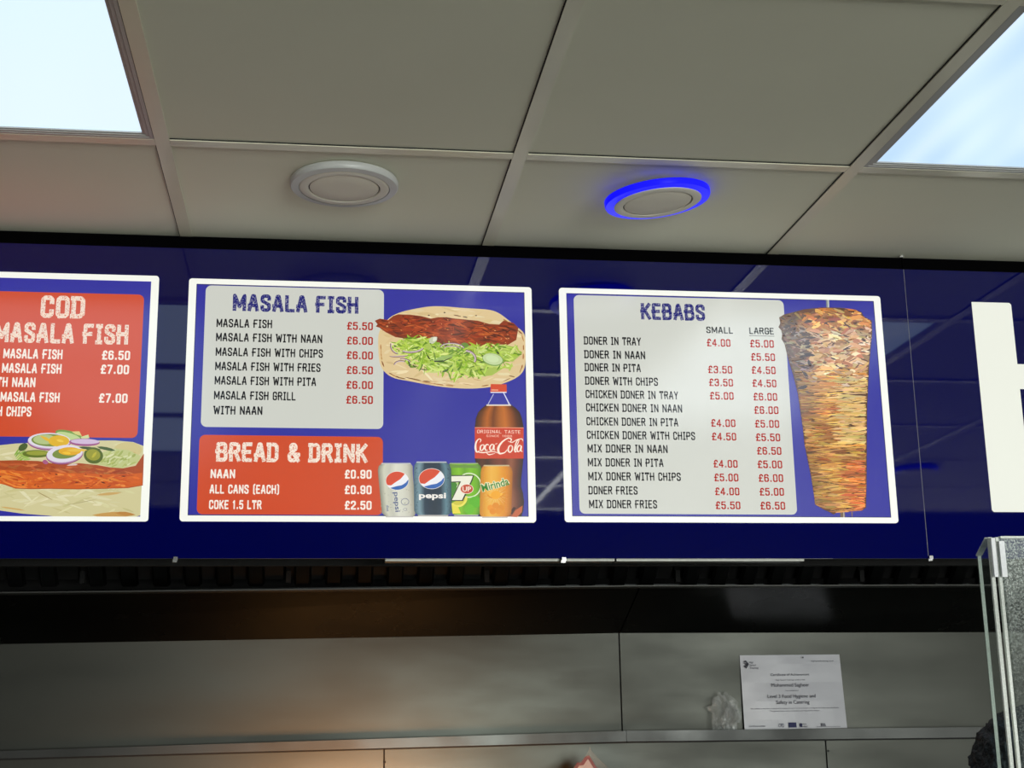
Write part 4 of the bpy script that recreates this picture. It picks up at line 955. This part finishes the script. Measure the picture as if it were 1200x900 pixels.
# ================================================================ ACRYLIC SCREEN
def acrylic(name, amt, speck, colr=(214, 222, 216)):
    m = bpy.data.materials.new(name); m.use_nodes = True; n = m.node_tree; b = n.nodes['Principled BSDF']; out = n.nodes['Material Output']
    b.inputs['Base Color'].default_value = (*lin(colr), 1); b.inputs['Roughness'].default_value = .35
    tr = n.nodes.new('ShaderNodeBsdfTransparent'); tr.inputs[0].default_value = (.93, .96, .95, 1); mx = n.nodes.new('ShaderNodeMixShader')
    tc = n.nodes.new('ShaderNodeTexCoord'); nz = n.nodes.new('ShaderNodeTexNoise'); nz.inputs['Scale'].default_value = 650; nz.inputs['Detail'].default_value = 3
    mr = n.nodes.new('ShaderNodeMapRange'); mr.inputs[1].default_value = .45; mr.inputs[2].default_value = .75; mr.inputs[3].default_value = amt; mr.inputs[4].default_value = amt + speck
    n2 = n.nodes.new('ShaderNodeTexNoise'); n2.inputs['Scale'].default_value = 9; mu = n.nodes.new('ShaderNodeMath'); mu.operation = 'MULTIPLY'
    m2 = n.nodes.new('ShaderNodeMapRange'); m2.inputs[1].default_value = .35; m2.inputs[2].default_value = .65; m2.inputs[3].default_value = .6; m2.inputs[4].default_value = 1.25
    n.links.new(tc.outputs['Object'], nz.inputs['Vector']); n.links.new(tc.outputs['Object'], n2.inputs['Vector']); n.links.new(nz.outputs['Fac'], mr.inputs[0]); n.links.new(n2.outputs['Fac'], m2.inputs[0])
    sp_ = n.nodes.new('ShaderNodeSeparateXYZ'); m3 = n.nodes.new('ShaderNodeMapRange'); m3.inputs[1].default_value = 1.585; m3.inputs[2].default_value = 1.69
    m3.inputs[3].default_value = .15 if amt < .3 else 1; m3.inputs[4].default_value = 1; mu2 = n.nodes.new('ShaderNodeMath'); mu2.operation = 'MULTIPLY'  # pane whitened towards the top: a painted reflection over the dust specks
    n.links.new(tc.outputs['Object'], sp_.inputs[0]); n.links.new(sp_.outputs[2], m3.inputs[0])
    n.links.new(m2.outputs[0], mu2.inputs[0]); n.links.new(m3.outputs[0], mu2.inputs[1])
    n.links.new(mr.outputs[0], mu.inputs[0]); n.links.new(mu2.outputs[0], mu.inputs[1])
    n.links.new(mu.outputs[0], mx.inputs[0]); n.links.new(tr.outputs[0], mx.inputs[1]); n.links.new(b.outputs[0], mx.inputs[2]); n.links.new(mx.outputs[0], out.inputs[0])
    return m
M_ac = acrylic('dusty_acrylic_painted_reflection', .08, .5)
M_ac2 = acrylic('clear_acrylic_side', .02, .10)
M_edge = acrylic('acrylic_cut_edge', .62, .2, (232, 236, 230))
M_tape = acrylic('white_tape', .85, .1, (226, 228, 232))
D1, D2 = 1.20, 1.33
zt_ = U(1158, 630, D1).z
xn = (U(1159, 632, D1).x); xf = (U(1146, 638, D2).x)
scr = thing('acrylic_screen', (xn + .3, D1, .95), 'thick clear acrylic counter screen standing at the lower right edge', 'screen')
lean = U(1194, 900, D1).x - U(1166, 700, D1).x - (xn - xn)
def slabq(name, p0, p1, th, zlo, zhi, m, nrm=None):
    """vertical slab from p0 to p1 (x,y) with thickness th"""
    a, b = Vector(p0), Vector(p1); d = (b - a).normalized(); n_ = Vector((-d.y, d.x)) * th / 2
    v = [(*(a + n_), zlo), (*(a - n_), zlo), (*(b - n_), zlo), (*(b + n_), zlo), (*(a + n_), zhi), (*(a - n_), zhi), (*(b - n_), zhi), (*(b + n_), zhi)]
    return obj(name, v, [(0, 3, 2, 1), (4, 5, 6, 7), (0, 1, 5, 4), (1, 2, 6, 5), (2, 3, 7, 6), (3, 0, 4, 7)], m, scr)
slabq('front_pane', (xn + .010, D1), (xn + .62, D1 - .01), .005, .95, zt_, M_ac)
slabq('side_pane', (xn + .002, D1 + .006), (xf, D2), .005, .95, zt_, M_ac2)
slabq('far_edge', (xf - .0008, D2 - .002), (xf + .0010, D2 + .001), .003, .95, zt_, M_edge)
slabq('corner_edge', (xn - .0006, D1 - .003), (xn + .0016, D1 + .004), .003, .95, zt_, M_edge)
slabq('corner_edge', (xn + .0062, D1 - .003), (xn + .0080, D1 + .004), .0025, .95, zt_, M_edge)
slabq('top_edge', (xn + .010, D1), (xn + .62, D1 - .01), .0056, zt_ - .0008, zt_ + .001, M_edge)
slabq('top_edge', (xn + .002, D1 + .006), (xf, D2), .0056, zt_ - .0008, zt_ + .001, M_edge)
slabq('corner_tape', (xn - .0016, D1 - .006), (xn + .0026, D1 - .005), .002, zt_ - .036, zt_ - .001, M_tape)
slabq('corner_tape', (xn + .0058, D1 - .006), (xn + .0110, D1 - .0055), .002, zt_ - .036, zt_ - .004, M_tape)
# counter the screen stands on (below the frame)
cnt = thing('serving_counter', (1.0, 1.25, 0), 'long serving counter below the frame carrying the clear acrylic screen', 'counter')
box('counter_top', -1.6, 3.2, .95, 1.65, .91, .95, M_steel, cnt, bevel=.004)
box('counter_body', -1.55, 3.15, 1.02, 1.6, 0, .91, M_fas, cnt)

# ================================================================ PERSON behind the screen (only the top of the head is in view)
hp = U(1206, 898, 2.05)
PX, PY_ = hp.x, 2.05
ztop = U(1200, 832, 2.05).z
M_skin = mat('skin', (150, 104, 80), .5); M_cloth = mat('black_cotton', (22, 24, 28), .9, bump=.3, bscale=300)
per = bpy.data.meshes.new('person'); H = ztop
hc = H - .125
pts_ = [(0, 0, .92, .15), (0, 0, 1.08, .14), (0, -.01, H - .42, .165), (0, 0, H - .30, .10), (0, 0, H - .25, .055), (0, .01, H - .20, .058), (0, .0, H - .15, .080), (0, .005, H - .09, .084), (0, .01, H - .055, .06),
        (-.17, 0, H - .34, .062), (-.22, .01, H - .50, .048), (-.24, .02, H - .62, .042), (-.22, -.12, H - .68, .034), (-.20, -.22, H - .70, .026),
        (.17, 0, H - .34, .062), (.22, .01, H - .50, .048), (.24, .02, H - .62, .042), (.22, -.12, H - .68, .034), (.20, -.22, H - .70, .026),
        (-.09, 0, .80, .10), (-.10, .01, .46, .07), (-.10, .02, .08, .05), (-.10, -.10, .045, .035), (.09, 0, .80, .10), (.10, .01, .46, .07), (.10, .02, .08, .05), (.10, -.10, .045, .035)]
eds = [(0, 1), (1, 2), (2, 3), (3, 4), (4, 5), (5, 6), (6, 7), (7, 8), (3, 9), (9, 10), (10, 11), (11, 12), (12, 13), (3, 14), (14, 15), (15, 16), (16, 17), (17, 18), (0, 19), (19, 20), (20, 21), (21, 22), (0, 23), (23, 24), (24, 25), (25, 26)]
per.from_pydata([(PX + a, PY_ - b, c_) for a, b, c_, r in pts_], eds, [])
po = bpy.data.objects.new('person', per); C.objects.link(po)
sk = po.modifiers.new('skin', 'SKIN'); per.skin_vertices[0].data[0].use_root = True
for i, q_ in enumerate(pts_): per.skin_vertices[0].data[i].radius = (q_[3], q_[3])
po.modifiers.new('sub', 'SUBSURF').levels = 2; po.modifiers['sub'].render_levels = 2
per.materials.append(M_cloth)
po['label'] = 'person behind the acrylic screen at lower right, only dark hair on top in view'; po['category'] = 'person'
po.location = (0, 0, 0)
def head_part(name, fn, m, sub=4):
    bm = bmesh.new(); bmesh.ops.create_icosphere(bm, subdivisions=sub, radius=1)
    for v in bm.verts: v.co = fn(v.co.copy())
    return bmobj(name, bm, m, po, smooth=True)
# face and skull (turned away from the viewer, towards the cooking range)
def skull(p):
    q_ = Vector((p.x * .074, p.y * .094, p.z * .112))
    if p.z < -.1: q_.x *= 1 - .28 * (-.1 - p.z); q_.y *= 1 - .2 * (-.1 - p.z)
    if p.y > .8: q_.y += .014 * math.exp(-((p.x) / .18) ** 2 - ((p.z + .12) / .22) ** 2)     # nose
    if p.y > .6: q_.y -= .006 * math.exp(-((abs(p.x) - .42) / .16) ** 2 - ((p.z - .08) / .12) ** 2)
    return Vector((PX, PY_ + .005, hc)) + q_
head_part('head', skull, M_skin)
for s_ in (-1, 1):
    head_part('ear', lambda p: Vector((PX + s_ * .077 + p.x * .009, PY_ + .002 + p.y * .018, hc - .008 + p.z * .030)), M_skin, 2)
    head_part('eye', lambda p: Vector((PX + s_ * .031 + p.x * .012, PY_ + .086 + p.y * .008, hc + .010 + p.z * .008)), mat('eye_white', (220, 220, 220), .3), 2)
head_part('mouth', lambda p: Vector((PX + p.x * .024, PY_ + .080 + p.y * .008, hc - .058 + p.z * .006)), mat('lips', (130, 70, 62), .5), 2)
M_hair = mat('dark_hair', (18, 30, 36), .55, bump=1, bscale=170, bdist=.006, vary=.5, vscale=60)
def hair(p):
    d = p.normalized()
    k = 1 + .06 * noise.noise(d * 7) + .035 * noise.noise(d * 19) + .02 * noise.noise(d * 45)
    q_ = Vector((d.x * .090 * k, d.y * .104 * k, d.z * .112 * k))
    q_ += Vector((0, -.010, .010))
    if d.y > .25 and d.z < .25: q_ *= .82
    if d.z < -.55: q_.z = max(q_.z, -.075); q_ *= .92
    return Vector((PX, PY_, H - .118)) + q_
head_part('hair', hair, M_hair, 6)
